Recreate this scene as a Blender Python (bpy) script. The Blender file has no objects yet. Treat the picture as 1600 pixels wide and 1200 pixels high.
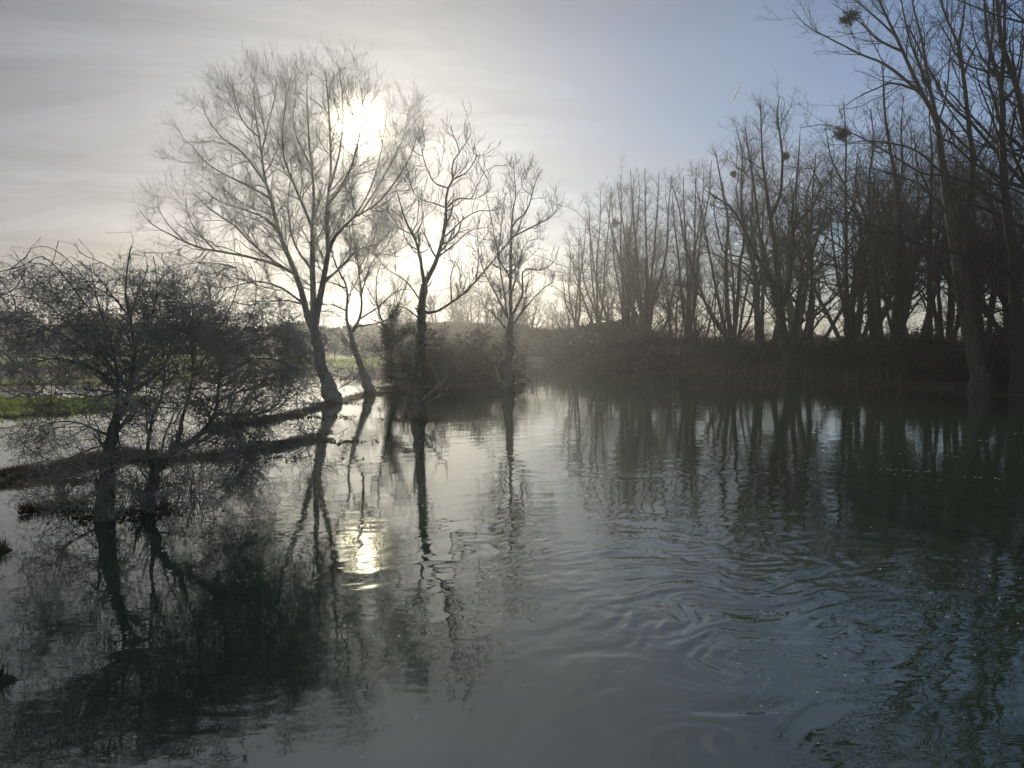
import bpy, math, random
import numpy as np

# ------------------------------------------------------------------ camera, world, sun, exposure
scn = bpy.context.scene
COL = scn.collection
H = 3.5                                  # camera height over the flood water
PITCH = math.radians(3.2)
FPX = 1200.0                             # focal length in pixels of the 1600x1200 photograph
cam = bpy.data.cameras.new("camera")
camo = bpy.data.objects.new("camera", cam)
COL.objects.link(camo)
cam.sensor_width = 36.0
cam.lens = 36.0 * FPX / 1600.0
cam.clip_start = 0.1
cam.clip_end = 60000
camo.location = (0, 0, H)
camo.rotation_euler = (math.pi / 2 - PITCH, 0, 0)
scn.camera = camo

SUN_AZ = math.atan2(565 - 800, FPX)      # from +Y, positive to +X
SUN_EL = math.radians(15.0)
SD = np.array([math.sin(SUN_AZ) * math.cos(SUN_EL), math.cos(SUN_AZ) * math.cos(SUN_EL), math.sin(SUN_EL)])

sun = bpy.data.lights.new("sun", 'SUN')
sun.energy = 3.0
sun.angle = math.radians(0.53)
sun.color = (1.0, 0.87, 0.66)
suno = bpy.data.objects.new("sun", sun)
COL.objects.link(suno)
suno.rotation_euler = (math.pi / 2 - SUN_EL, 0, math.pi - SUN_AZ)   # lamp -Z points away from the sun

W = bpy.data.worlds.new("World")
scn.world = W
W.use_nodes = True
nt = W.node_tree
nt.nodes.clear()


class G:
    """tiny node-building helper"""
    def __init__(s, t): s.t = t
    def n(s, typ, **kw):
        d = s.t.nodes.new(typ)
        for k, v in kw.items(): setattr(d, k, v)
        return d
    def put(s, inp, v):
        if hasattr(v, 'is_linked') or isinstance(v, bpy.types.NodeSocket): s.t.links.new(v, inp)
        else:
            try: inp.default_value = v
            except Exception: inp.default_value = (v, v, v)
    def m(s, op, a, b=0.0, c=None, clamp=False):
        d = s.n('ShaderNodeMath', operation=op, use_clamp=clamp)
        s.put(d.inputs[0], a); s.put(d.inputs[1], b)
        if c is not None: s.put(d.inputs[2], c)
        return d.outputs[0]
    def v(s, op, a, b=None, out=0):
        d = s.n('ShaderNodeVectorMath', operation=op)
        s.put(d.inputs[0], a)
        if b is not None:
            if op == 'SCALE': s.put(d.inputs[3], b)
            else: s.put(d.inputs[1], b)
        return d.outputs[out]
    def mix(s, f, a, b, mode='MIX'):
        d = s.n('ShaderNodeMix', data_type='RGBA', blend_type=mode)
        s.put(d.inputs[0], f); s.put(d.inputs[6], a); s.put(d.inputs[7], b)
        return d.outputs[2]
    def ramp(s, f, stops):
        d = s.n('ShaderNodeValToRGB')
        e = d.color_ramp.elements
        while len(e) < len(stops): e.new(0.5)
        for i, (p, c) in enumerate(stops):
            e[i].position = p
            e[i].color = (c, c, c, 1) if not isinstance(c, tuple) else (*c, 1)
        s.put(d.inputs[0], f)
        return d.outputs[0]
    def noise(s, vec, scale, detail=4, rough=0.55, dist=0.0, out=0):
        d = s.n('ShaderNodeTexNoise')
        s.put(d.inputs['Vector'], vec)
        d.inputs['Scale'].default_value = scale
        d.inputs['Detail'].default_value = detail
        d.inputs['Roughness'].default_value = rough
        d.inputs['Distortion'].default_value = dist
        return d.outputs[out]


g = G(nt)
sky = g.n('ShaderNodeTexSky', sky_type='NISHITA', sun_disc=False)
sky.sun_elevation = SUN_EL
sky.sun_rotation = SUN_AZ
sky.air_density = 1.0
sky.dust_density = 0.6
sky.ozone_density = 2.0
skyc = g.v('SCALE', g.mix(1.0, sky.outputs[0], (0.86, 0.97, 1.16, 1), 'MULTIPLY'), 0.080)
tc = g.n('ShaderNodeTexCoord')
dirv = g.v('NORMALIZE', tc.outputs['Generated'])
cosang = g.v('DOT_PRODUCT', dirv, tuple(SD), out=1)
ang = g.m('ARCCOSINE', g.m('MINIMUM', cosang, 0.999999))          # angle to the sun, radians
sep = g.n('ShaderNodeSeparateXYZ'); nt.links.new(dirv, sep.inputs[0])
zz = g.m('MAXIMUM', g.m('ADD', sep.outputs[2], 0.12), 0.06)
cx = g.m('DIVIDE', sep.outputs[0], zz); cy = g.m('DIVIDE', sep.outputs[1], zz)
cv = g.n('ShaderNodeCombineXYZ')
nt.links.new(g.m('MULTIPLY', g.m('ADD', cx, g.m('MULTIPLY', cy, 0.5)), 0.55), cv.inputs[0])
nt.links.new(g.m('MULTIPLY', g.m('SUBTRACT', cy, g.m('MULTIPLY', cx, 0.3)), 1.15), cv.inputs[1])
n1 = g.noise(cv.outputs[0], 1.0, 7, 0.58, 0.6)                    # thin streaky high cloud
n2 = g.noise(cv.outputs[0], 0.33, 3, 0.5, 0.3)                    # its broad banks
streak = g.m('ADD', g.m('MULTIPLY', n1, 0.55), g.m('MULTIPLY', n2, 0.45))
# cover: thick round the sun, thinning to blue on the right
side = g.m('MULTIPLY_ADD', sep.outputs[0], -1.25, 0.98)
side = g.m('ADD', side, g.m('MULTIPLY', g.m('MAXIMUM', g.m('SUBTRACT', sep.outputs[2], 0.34), 0.0), 2.2))  # extra cover high up, added to grey the blue reflected in the water
cover = g.m('MULTIPLY', side, g.ramp(streak, [(0.36, 0.62), (0.62, 1.15)]), clamp=True)
fwd = g.m('EXPONENT', g.m('MULTIPLY', ang, -2.3))                  # forward scattering of the cloud
wide = g.m('MULTIPLY_ADD', fwd, 0.03, 0.195)
mod = g.m('MULTIPLY', wide, g.ramp(streak, [(0.39, 0.54), (0.60, 1.36)]))
low = g.m('EXPONENT', g.m('MULTIPLY', g.m('MAXIMUM', sep.outputs[2], 0.0), -7.0))
tint = g.mix(low, (0.87, 0.96, 1.22, 1), (1.14, 0.98, 0.80, 1))
over = g.m('MULTIPLY', g.m('DIVIDE', g.m('SUBTRACT', sep.outputs[2], 0.39), 0.14, clamp=True), g.m('MULTIPLY_ADD', sep.outputs[0], -2.2, 1.1, clamp=True))
mod = g.m('MULTIPLY', mod, g.m('MULTIPLY_ADD', over, 1.0, 1.0))          # unseen cloud above the view, added to brighten the water's reflections
cloud = g.v('SCALE', tint, g.m('MULTIPLY', mod, g.m('MULTIPLY_ADD', low, 0.25, 0.92)))
base = g.mix(cover, skyc, cloud)
glow1 = g.m('MULTIPLY', g.m('EXPONENT', g.m('MULTIPLY', ang, -10.0)), 0.10)
glow2 = g.m('MULTIPLY', g.m('EXPONENT', g.m('MULTIPLY', g.m('POWER', g.m('DIVIDE', ang, 0.020), 2.0), -1.0)), 18.0)
glow = g.m('ADD', glow1, glow2)
gcol = g.v('SCALE', (1.0, 0.90, 0.62), glow)
tot = g.v('ADD', base, gcol)
bg = g.n('ShaderNodeBackground')
nt.links.new(tot, bg.inputs[0]); bg.inputs[1].default_value = 1.0
wo = g.n('ShaderNodeOutputWorld'); nt.links.new(bg.outputs[0], wo.inputs[0])
W.cycles.sampling_method = 'MANUAL'
W.cycles.sample_map_resolution = 1024

scn.view_settings.view_transform = 'Standard'
scn.view_settings.look = 'None'
scn.view_settings.exposure = 0.36
scn.view_settings.gamma = 1.0
scn.render.engine = 'CYCLES'
cy_ = scn.cycles
cy_.max_bounces = 5
cy_.diffuse_bounces = 2
cy_.glossy_bounces = 3
cy_.transmission_bounces = 2
cy_.transparent_max_bounces = 4
cy_.volume_bounces = 0
cy_.sample_clamp_indirect = 4.0
cy_.sample_clamp_direct = 30.0
cy_.use_denoising = True
try:
    cy_.denoiser = 'OPENIMAGEDENOISE'
except Exception:
    pass

HAZE_D = 0.00080
HAZE_G = 0.78

# ------------------------------------------------------------------ geometry helpers
rng = np.random.default_rng(7)
_cp, _sp = math.cos(PITCH), math.sin(PITCH)


def ray(px, py):
    a = (px - 800.0) / FPX; b = -(py - 600.0) / FPX
    return np.array([a, _cp + b * _sp, -_sp + b * _cp])


def at(px, py, Y):
    r = ray(px, py)
    return np.array([0, 0, H]) + r * (Y / r[1])


def ground(px, py):
    r = ray(px, py)
    return np.array([0, 0, H]) + r * (-H / r[2])


def obj(name, me, mat, parent=None):
    o = bpy.data.objects.new(name, me)
    COL.objects.link(o)
    if mat is not None:
        me.materials.clear(); me.materials.append(mat)
    if parent is not None: o.parent = parent
    return o


def tag(o, label=None, cat=None, group=None, kind=None):
    if label: o['label'] = label
    if cat: o['category'] = cat
    if group: o['group'] = group
    if kind: o['kind'] = kind
    return o


def empty(name, loc, rz=0.0):
    o = bpy.data.objects.new(name, None)
    COL.objects.link(o)
    o.location = tuple(float(v) for v in loc); o.rotation_euler = (0, 0, rz)
    o.empty_display_size = 0.3
    return o


def mesh_from(name, verts, quads=None, tris=None, smooth=True):
    me = bpy.data.meshes.new(name)
    verts = np.asarray(verts, np.float32)
    loops, starts = [], []
    tot = 0
    if quads is not None and len(quads):
        q = np.asarray(quads, np.int32); loops.append(q.ravel())
        starts.append(np.arange(len(q), dtype=np.int32) * 4 + tot); tot += q.size
    if tris is not None and len(tris):
        q = np.asarray(tris, np.int32); loops.append(q.ravel())
        starts.append(np.arange(len(q), dtype=np.int32) * 3 + tot); tot += q.size
    L = np.concatenate(loops); S = np.concatenate(starts)
    me.vertices.add(len(verts)); me.vertices.foreach_set('co', verts.ravel())
    me.loops.add(len(L)); me.loops.foreach_set('vertex_index', L)
    me.polygons.add(len(S)); me.polygons.foreach_set('loop_start', S)
    if smooth: me.polygons.foreach_set('use_smooth', np.ones(len(S), bool))
    me.update(calc_edges=True)
    return me


class Geo:
    def __init__(s): s.v = []; s.q = []; s.t = []; s.n = 0
    def add(s, v, q=None, t=None):
        s.v.append(np.asarray(v, np.float32).reshape(-1, 3))
        if q is not None and len(q): s.q.append(np.asarray(q, np.int64).reshape(-1, 4) + s.n)
        if t is not None and len(t): s.t.append(np.asarray(t, np.int64).reshape(-1, 3) + s.n)
        s.n += len(s.v[-1])
    def build(s, name, mat, parent=None, smooth=True):
        me = mesh_from(name, np.concatenate(s.v), np.concatenate(s.q) if s.q else None,
                       np.concatenate(s.t) if s.t else None, smooth)
        return obj(name, me, mat, parent)


def norm(a): return a / np.maximum(np.linalg.norm(a, axis=-1, keepdims=True), 1e-9)


def tubes(geo, P, R, S, knob=0.0, r_=None):
    """P [N,K,3] polylines, R [N,K] radii -> tubes of S sides in one Geo"""
    P = np.asarray(P, float); R = np.asarray(R, float)
    N, K, _ = P.shape
    T = np.empty_like(P)
    T[:, 1:-1] = P[:, 2:] - P[:, :-2]; T[:, 0] = P[:, 1] - P[:, 0]; T[:, -1] = P[:, -1] - P[:, -2]
    T = norm(T)
    mean = norm(P[:, -1] - P[:, 0])
    ref = np.zeros((N, 3)); ref[np.arange(N), np.argmin(np.abs(mean), axis=1)] = 1
    U = norm(np.cross(T, ref[:, None, :])); V = np.cross(T, U)
    a = np.arange(S) * 2 * math.pi / S
    rr = R[:, :, None] * np.ones(S)
    if knob > 0:
        rr = rr * (1 + knob * (r_ or rng).standard_normal(rr.shape))
    ring = P[:, :, None, :] + (U[:, :, None, :] * np.cos(a)[:, None] + V[:, :, None, :] * np.sin(a)[:, None]) * rr[..., None]
    i = np.arange(N)[:, None, None] * K * S; k = np.arange(K - 1)[None, :, None] * S
    s0 = np.arange(S)[None, None, :]; s1 = (s0 + 1) % S
    q = np.stack([i + k + s0, i + k + s1, i + k + S + s1, i + k + S + s0], -1).reshape(-1, 4)
    geo.add(ring.reshape(-1, 3), q)


def resample(pts, rad, K):
    """Catmull-Rom through pts, K samples evenly by arc length"""
    pts = np.asarray(pts, float); rad = np.asarray(rad, float)
    if len(pts) < 3:
        t = np.linspace(0, 1, K)[:, None]
        return pts[0] * (1 - t) + pts[-1] * t, rad[0] * (1 - t[:, 0]) + rad[-1] * t[:, 0]
    p = np.vstack([2 * pts[0] - pts[1], pts, 2 * pts[-1] - pts[-2]])
    out = []; ro = []
    for i in range(len(pts) - 1):
        for u in np.linspace(0, 1, 12, endpoint=False):
            a, b, c, d = p[i], p[i + 1], p[i + 2], p[i + 3]
            out.append(0.5 * ((2 * b) + (-a + c) * u + (2 * a - 5 * b + 4 * c - d) * u * u + (-a + 3 * b - 3 * c + d) * u ** 3))
            ro.append(rad[i] * (1 - u) + rad[i + 1] * u)
    out.append(pts[-1]); ro.append(rad[-1])
    out = np.array(out); ro = np.array(ro)
    s = np.concatenate([[0], np.cumsum(np.linalg.norm(np.diff(out, axis=0), axis=1))])
    q = np.linspace(0, s[-1], K)
    return np.stack([np.interp(q, s, out[:, j]) for j in range(3)], 1), np.interp(q, s, ro)


def grow(P, R, dens, L, lv, a0, av, up, wob, K, rk, rmax, rmin, r, t0=0.12, t1=0.98, tipfall=0.55, out=0.0, center=None, maxn=None):
    """spawn children along every polyline of P at once"""
    N, KP, _ = P.shape
    seg = np.linalg.norm(np.diff(P, axis=1), axis=2)
    plen = seg.sum(1)
    n = r.poisson(np.maximum(dens * plen * (t1 - t0), 0.3))
    if maxn: n = np.minimum(n, maxn)
    idx = np.repeat(np.arange(N), n); M = len(idx)
    t = t0 + (t1 - t0) * r.uniform(0, 1, M) ** 0.9
    f = t * (KP - 1); k = np.minimum(f.astype(int), KP - 2); w = (f - k)[:, None]
    b = P[idx, k] * (1 - w) + P[idx, k + 1] * w
    tan = norm(P[idx, k + 1] - P[idx, k])
    pr = R[idx, k] * (1 - w[:, 0]) + R[idx, k + 1] * w[:, 0]
    rnd = norm(r.standard_normal((M, 3)))
    if out and center is not None:
        rnd = norm(rnd + out * norm(b - center))
    perp = norm(rnd - tan * (rnd * tan).sum(1, keepdims=True))
    a = np.clip(r.normal(a0, av, M), 0.12, 1.9)[:, None]
    d = norm(tan * np.cos(a) + perp * np.sin(a))
    ln = L * np.clip(r.normal(1, lv, M), 0.25, 2.2) * (1 - tipfall * t)
    ln = np.minimum(ln, 0.9 * plen[idx] * 1.0 + 0.2 * L)
    C = np.empty((M, K, 3)); C[:, 0] = b
    st = (ln / (K - 1))[:, None]
    for j in range(1, K):
        d = norm(d + np.array([0, 0, up / (K - 1)]) + r.standard_normal((M, 3)) * wob / math.sqrt(K - 1))
        C[:, j] = C[:, j - 1] + d * st
    r0 = np.clip(pr * rk, rmin, rmax)
    RR = r0[:, None] * np.linspace(1, 0.35, K)[None, :]
    RR = np.maximum(RR, rmin * 0.6)
    return C, RR


# ------------------------------------------------------------------ materials
def mat(name):
    m = bpy.data.materials.new(name); m.use_nodes = True
    t = m.node_tree; t.nodes.clear()
    g = G(t)
    out = g.n('ShaderNodeOutputMaterial')
    b = g.n('ShaderNodeBsdfPrincipled')
    t.links.new(b.outputs[0], out.inputs[0])
    return m, g, b, out


def bark(name, c0, c1, scale=3.0, moss=None, bump=0.6):
    m, g, b, out = mat(name)
    tc = g.n('ShaderNodeTexCoord')
    mp = g.n('ShaderNodeMapping'); g.t.links.new(tc.outputs['Object'], mp.inputs[0]); mp.inputs[3].default_value = (1, 1, 0.18)
    n = g.noise(mp.outputs[0], scale * 4, 8, 0.62, 0.5)
    n2 = g.noise(tc.outputs['Object'], scale * 0.35, 3)
    c = g.mix(g.ramp(n, [(0.36, 0.0), (0.62, 1.0)]), (*c0, 1), (*c1, 1))
    if moss:
        c = g.mix(g.ramp(n2, [(0.48, 0.0), (0.62, 0.75)]), c, (*moss, 1))
    g.put(b.inputs['Base Color'], c)
    b.inputs['Roughness'].default_value = 0.85
    b.inputs['Specular IOR Level'].default_value = 0.25
    bp = g.n('ShaderNodeBump'); bp.inputs['Strength'].default_value = bump; bp.inputs['Distance'].default_value = 0.05
    g.put(bp.inputs['Height'], n); g.t.links.new(bp.outputs[0], b.inputs['Normal'])
    return m


def plain(name, c0, c1, scale=2.0, rough=0.8, trans=None, spec=0.25):
    m, g, b, out = mat(name)
    tc = g.n('ShaderNodeTexCoord')
    n = g.noise(tc.outputs['Object'], scale, 4, 0.6)
    c = g.mix(g.ramp(n, [(0.38, 0.0), (0.62, 1.0)]), (*c0, 1), (*c1, 1))
    g.put(b.inputs['Base Color'], c)
    b.inputs['Roughness'].default_value = rough
    b.inputs['Specular IOR Level'].default_value = spec
    if trans:
        tr = g.n('ShaderNodeBsdfTranslucent')
        g.put(tr.inputs[0], g.mix(1.0, c, (*trans, 1), 'MULTIPLY'))
        mx = g.n('ShaderNodeMixShader'); mx.inputs[0].default_value = 0.5
        g.t.links.new(b.outputs[0], mx.inputs[1]); g.t.links.new(tr.outputs[0], mx.inputs[2])
        g.t.links.new(mx.outputs[0], out.inputs[0])
    return m


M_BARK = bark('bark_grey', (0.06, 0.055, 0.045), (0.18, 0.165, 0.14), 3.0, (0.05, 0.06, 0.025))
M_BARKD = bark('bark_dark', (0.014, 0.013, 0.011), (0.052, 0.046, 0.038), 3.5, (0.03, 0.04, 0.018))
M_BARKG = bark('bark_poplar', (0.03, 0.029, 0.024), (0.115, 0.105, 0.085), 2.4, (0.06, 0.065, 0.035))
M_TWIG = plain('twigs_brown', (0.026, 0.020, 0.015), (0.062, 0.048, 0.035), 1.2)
M_TWIGR = plain('twigs_red_brown', (0.036, 0.027, 0.019), (0.080, 0.060, 0.043), 0.8)
M_TWIGY = plain('twigs_straw', (0.060, 0.045, 0.028), (0.120, 0.090, 0.055), 0.8)
M_IVY = plain('ivy_leaves', (0.012, 0.026, 0.010), (0.030, 0.055, 0.020), 1.6, 0.45, None, 0.5)
M_IVYD = plain('bramble_leaves', (0.012, 0.015, 0.008), (0.030, 0.032, 0.017), 1.0, 0.6)
M_MIST = plain('mistletoe_leaves', (0.022, 0.040, 0.012), (0.045, 0.070, 0.022), 3.0, 0.6, (0.9, 1.0, 0.5))
M_REED = plain('dry_reeds', (0.17, 0.135, 0.09), (0.32, 0.26, 0.17), 1.3, 0.8, (0.9, 0.8, 0.6))
M_PLUME = plain('reed_plumes', (0.40, 0.34, 0.24), (0.58, 0.50, 0.38), 1.3, 0.9, (1.0, 0.95, 0.85))
M_GRASS = plain('grass_blades', (0.085, 0.125, 0.03), (0.19, 0.22, 0.07), 0.4, 0.6, (1.7, 1.9, 0.6))
M_DEAD = plain('dead_grass', (0.060, 0.050, 0.028), (0.120, 0.100, 0.055), 0.7, 0.8, (0.9, 0.8, 0.5))
M_VEILTWIG = plain('twigs_veil_paled', (0.17, 0.165, 0.14), (0.31, 0.30, 0.26), 2.5)  # twig colour paled to stand in for lens glare veil
M_BARKVEIL = bark('bark_veil_paled', (0.06, 0.06, 0.05), (0.17, 0.17, 0.145), 3.5, (0.10, 0.12, 0.07))  # hawthorn bark colour lightened for the same glare veil
M_BARKW = bark('bark_willow', (0.10, 0.095, 0.08), (0.27, 0.26, 0.225), 3.0, (0.12, 0.14, 0.08))
M_HEDGE = plain('far_hedge_twigs', (0.030, 0.026, 0.020), (0.070, 0.058, 0.042), 0.08, 0.9)
M_HAW = plain('haw_berries', (0.05, 0.012, 0.008), (0.09, 0.02, 0.012), 5.0, 0.5)

# ------------------------------------------------------------------ noise
_perm = np.random.default_rng(3).permutation(512)
_gr = np.random.default_rng(4).uniform(0, 2 * math.pi, 512)


def perlin(x, y):
    xi = np.floor(x).astype(int); yi = np.floor(y).astype(int)
    xf = x - xi; yf = y - yi
    u = xf * xf * xf * (xf * (xf * 6 - 15) + 10); v = yf * yf * yf * (yf * (yf * 6 - 15) + 10)
    def gd(ix, iy, dx, dy):
        h = _gr[(_perm[(_perm[ix & 511] + iy) & 511])]
        return np.cos(h) * dx + np.sin(h) * dy
    a = gd(xi, yi, xf, yf); b = gd(xi + 1, yi, xf - 1, yf)
    c = gd(xi, yi + 1, xf, yf - 1); d = gd(xi + 1, yi + 1, xf - 1, yf - 1)
    return (a * (1 - u) + b * u) * (1 - v) + (c * (1 - u) + d * u) * v


def fbm(x, y, o=4):
    s = 0; a = 1.0
    for i in range(o):
        s = s + a * perlin(x * 2 ** i + 17.3 * i, y * 2 ** i + 9.1 * i); a *= 0.5
    return s


# ------------------------------------------------------------------ ground sheet (meadow, banks, river bed)
SHORE = [(-900, 574), (300, 574), (600, 573), (680, 571), (730, 564), (800, 565), (850, 569), (900, 577), (1000, 581),
         (1100, 587), (1250, 592), (1400, 601), (1500, 607), (1600, 611), (1800, 622), (2400, 660)]
_sh = np.array([[(p[0] - 800.0) / FPX, ground(*p)[1]] for p in SHORE])


def shoreY(s): return np.interp(s, _sh[:, 0], _sh[:, 1])


# low banks and grass strips standing out of the flood: pixel line, half width (m), height
RIDGES = [
    ([(650, 610), (585, 615), (520, 630), (470, 645), (420, 657), (330, 672)], [0.2, 0.60, 0.42, 0.30, 0.28, 0.12], 0.10),
    ([(520, 680), (470, 690), (420, 702), (330, 712), (240, 722)], [0.03, 0.18, 0.24, 0.2, 0.15], 0.08),
    ([(245, 718), (190, 712), (140, 722), (60, 742), (0, 750), (-120, 762)], [0.15, 0.35, 0.38, 0.20, 0.24, 0.3], 0.14),
    ([(-260, 645), (-100, 640), (0, 640), (90, 636), (150, 632), (215, 628)], [7, 6.0, 4.6, 3.8, 2.6, 0.8], 0.30),
    ([(-100, 600), (60, 598), (200, 596), (300, 590)], [4.0, 3.0, 2.6, 1.5], 0.12),
    ([(380, 580), (470, 577), (560, 576)], [2.0, 1.6, 0.8], 0.07),
    ([(30, 802), (60, 796), (100, 792), (140, 792)], [0.05, 0.12, 0.14, 0.06], 0.03),
    ([(-60, 868), (0, 862)], [0.35, 0.22], 0.10),
    ([(-60, 1068), (-4, 1066)], [0.22, 0.12], 0.04),
    ([(600, 606), (700, 606), (770, 602)], [0.5, 1.2, 0.5], 0.10),
]
_rw = []
for pts, ws, hh in RIDGES:
    w = np.array([ground(*p)[:2] for p in pts])
    _rw.append((w, np.array(ws, float), hh))


def terrain(x, y):
    s = x / np.maximum(y, 1.0)
    Ys = shoreY(s)
    rel = (y - Ys) / Ys                                   # >0 on the far bank
    nz = fbm(x * 0.11, y * 0.11, 4)
    land = np.clip(rel * 6.0, -0.8, 1.0)
    right = 1 / (1 + np.exp(-(s - 0.02) * 60))
    z = np.where(land > 0, np.minimum(land * 3, 1) * (0.34 + 0.61 * right), land)
    z = z + nz * (0.16 + 0.10 * right) - 0.05 * (1 - right)
    # meadow pools on the left
    pool = fbm(x * 0.018 + 3.3, y * 0.035 + 1.7, 3)
    z = z - (1 - right) * np.clip(pool - 0.22, 0, 1) * 1.6 * (land > 0)
    z = z + np.clip(y - 420, 0, 2000) * 0.004
    for w, ws, hh in _rw:
        best = np.full(x.shape, -9.0)
        for i in range(len(w) - 1):
            a, b = w[i], w[i + 1]; d = b - a
            t = np.clip(((x - a[0]) * d[0] + (y - a[1]) * d[1]) / (d @ d), 0, 1)
            dd = np.hypot(x - a[0] - t * d[0], y - a[1] - t * d[1])
            ww = ws[i] * (1 - t) + ws[i + 1] * t
            ww = ww * np.clip(0.92 + 1.1 * perlin(x * 1.1 + 5, y * 1.1) + .7 * perlin(x * 2.9, y * 2.9 + 4), .12, 2)
            best = np.maximum(best, 1 - (dd / ww) ** 2)
        zz = hh * best + 0.035 * fbm(x * 1.7, y * 1.7, 3) + 0.02
        z = np.maximum(z, np.where(best > -2.5, zz, -9))
    return np.maximum(z, -0.9)


def warp_grid(ny, nx, ymax, amax, y0=-30.0, near=5.0):
    # rows: fine near, coarse far.  columns fan out from 8 m behind the camera
    v = np.linspace(0, 1, ny)
    ya = near + (ymax + 0.0) * (np.exp(v * 5.2) - 1) / (math.exp(5.2) - 1)
    ya = np.concatenate([[y0, -10, -2, 2], ya])
    u = np.linspace(-1, 1, nx)
    th = np.tan(np.radians(amax) * (0.62 * u + 0.38 * u ** 5))
    Y, U = np.meshgrid(ya, th, indexing='ij')
    X = (np.maximum(Y, -6) + 10) * U
    return X, Y


def grid_mesh(name, X, Y, Z):
    ny, nx = X.shape
    i = np.arange(ny - 1)[:, None] * nx + np.arange(nx - 1)[None, :]
    q = np.stack([i, i + 1, i + nx + 1, i + nx], -1).reshape(-1, 4)
    return mesh_from(name, np.stack([X, Y, Z], -1).reshape(-1, 3), q)


X, Y = warp_grid(620, 520, 1500, 66)
Z = terrain(X, Y)
m, g, b, out = mat('meadow_ground')
tc = g.n('ShaderNodeTexCoord'); geo = g.n('ShaderNodeNewGeometry')
sp = g.n('ShaderNodeSeparateXYZ'); g.t.links.new(geo.outputs['Position'], sp.inputs[0])
n1 = g.noise(geo.outputs['Position'], 0.9, 8, 0.65); n2 = g.noise(geo.outputs['Position'], 0.06, 4)
gr = g.mix(g.ramp(n1, [(0.35, 0.0), (0.65, 1.0)]), (0.08, 0.12, 0.025, 1), (0.19, 0.24, 0.06, 1))
gr = g.mix(g.ramp(n2, [(0.45, 0.0), (0.62, 0.6)]), gr, (0.11, 0.11, 0.045, 1))
mud = g.mix(g.ramp(n1, [(0.4, 0.0), (0.6, 1.0)]), (0.018, 0.015, 0.010, 1), (0.045, 0.038, 0.025, 1))
wet = g.m('ADD', sp.outputs[2], g.m('MULTIPLY', g.m('SUBTRACT', n1, 0.5), 0.12))
# leaf litter under the wood (right of the river), grass on the left
lit = g.m('MULTIPLY_ADD', sp.outputs[0], 0.12, 1.6, clamp=True)
c = g.mix(g.ramp(wet, [(0.03, 0.0), (0.10, 1.0)]), mud, gr)
near = g.m('MULTIPLY_ADD', sp.outputs[1], -0.05, 3.2, clamp=True)
narrow = g.m('MULTIPLY', near, g.m('MULTIPLY_ADD', sp.outputs[0], 0.5, 9.5, clamp=True))
c = g.mix(g.m('MAXIMUM', lit, g.m('MULTIPLY', narrow, 0.8)), c, mud)
g.put(b.inputs['Base Color'], c)
b.inputs['Roughness'].default_value = 0.9
b.inputs['Specular IOR Level'].default_value = 0.15
bp = g.n('ShaderNodeBump'); bp.inputs['Strength'].default_value = 0.8; bp.inputs['Distance'].default_value = 0.1
g.put(bp.inputs['Height'], n1); g.t.links.new(bp.outputs[0], b.inputs['Normal'])
gnd = obj('ground', grid_mesh('ground', X, Y, Z), m)
tag(gnd, kind='structure')

# ------------------------------------------------------------------ water sheet with real ripples and eddies
X, Y = warp_grid(1300, 1000, 1480, 65, near=4.0)
dist = np.hypot(X, Y)


def gauss(x, y, p, s): return np.exp(-((x - p[0]) ** 2 + (y - p[1]) ** 2) / (s * s))


# eddies: centre pixel, radius m, twist
ED = [((1120, 925), 0.7, 0.9), ((1150, 1050), 0.6, -2.2), ((1140, 1165), 0.4, 2.4), ((1260, 870), 1.2, -0.6),
      ((1040, 975), 0.35, 1.6), ((900, 1060), 0.5, -0.9), ((960, 800), 1.4, 0.5), ((1400, 960), 0.8, 0.9)]
wx, wy = X.copy(), Y.copy()
for (p, s, tw) in ED:
    c = ground(*p); dx = wx - c[0]; dy = wy - c[1]
    r2 = (dx * dx + dy * dy) / (s * s)
    a = tw * np.exp(-r2) * (1 + 0.4 * np.minimum(r2, 3))
    wx = c[0] + dx * np.cos(a) - dy * np.sin(a); wy = c[1] + dx * np.sin(a) + dy * np.cos(a)
# current runs obliquely towards the lower right; the pattern itself is folded by slow turbulence
ca, sa = math.cos(0.35), math.sin(0.35)
ux = wx * ca + wy * sa; uy = -wx * sa + wy * ca
ux = ux + 0.8 * fbm(X * .22 + 4, Y * .22, 2) + 0.35 * fbm(X * 1.1, Y * 1.3, 2); uy = uy + 0.8 * fbm(X * .22 + 31, Y * .22 + 8, 3) + 0.22 * fbm(X * 1.0 + 9, Y * 1.4 + 2, 3)


def ridge(x, y): return (1 - 2.2 * np.abs(perlin(x, y)))


mask = 0.75 + 1.3 * np.clip(fbm(X * 0.16 + 2, Y * 0.16, 3) + 0.12, 0, 1)
rough = np.zeros_like(X)
for p, s, k in [((1050, 850), 3.2, 1.0), ((1000, 900), 1.5, 0.6), ((1130, 940), 1.8, 1.0), ((1150, 1050), 1.1, 1.2), ((1150, 1160), 0.8, 1.2),
                ((1250, 880), 3.0, 0.6), ((1040, 980), 0.7, 1.0), ((900, 1060), 0.8, 0.5), ((1000, 735), 3.5, 0.5),
                ((700, 830), 2.5, 0.6), ((420, 1130), 0.9, 0.3), ((1330, 760), 5.0, 0.4), ((800, 700), 5.0, 0.4)]:
    c = ground(*p)
    rough += k * gauss(X, Y, c, s)
amp = mask * (0.50 + 1.5 * rough) * np.exp(-((dist / 130) ** 2) * 0.6)
amp = amp * (1 - .45 / (1 + np.exp((X / np.maximum(Y + 4, 4) + .06) * 30)))
amp = amp * np.where(X < -7, np.clip(1 + (X + 7) * 0.12, 0.25, 1), 1)            # calmer flood over the meadow
nearf = np.exp(-(dist / 45) ** 2); nearf2 = np.exp(-(dist / 18) ** 2)
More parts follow.
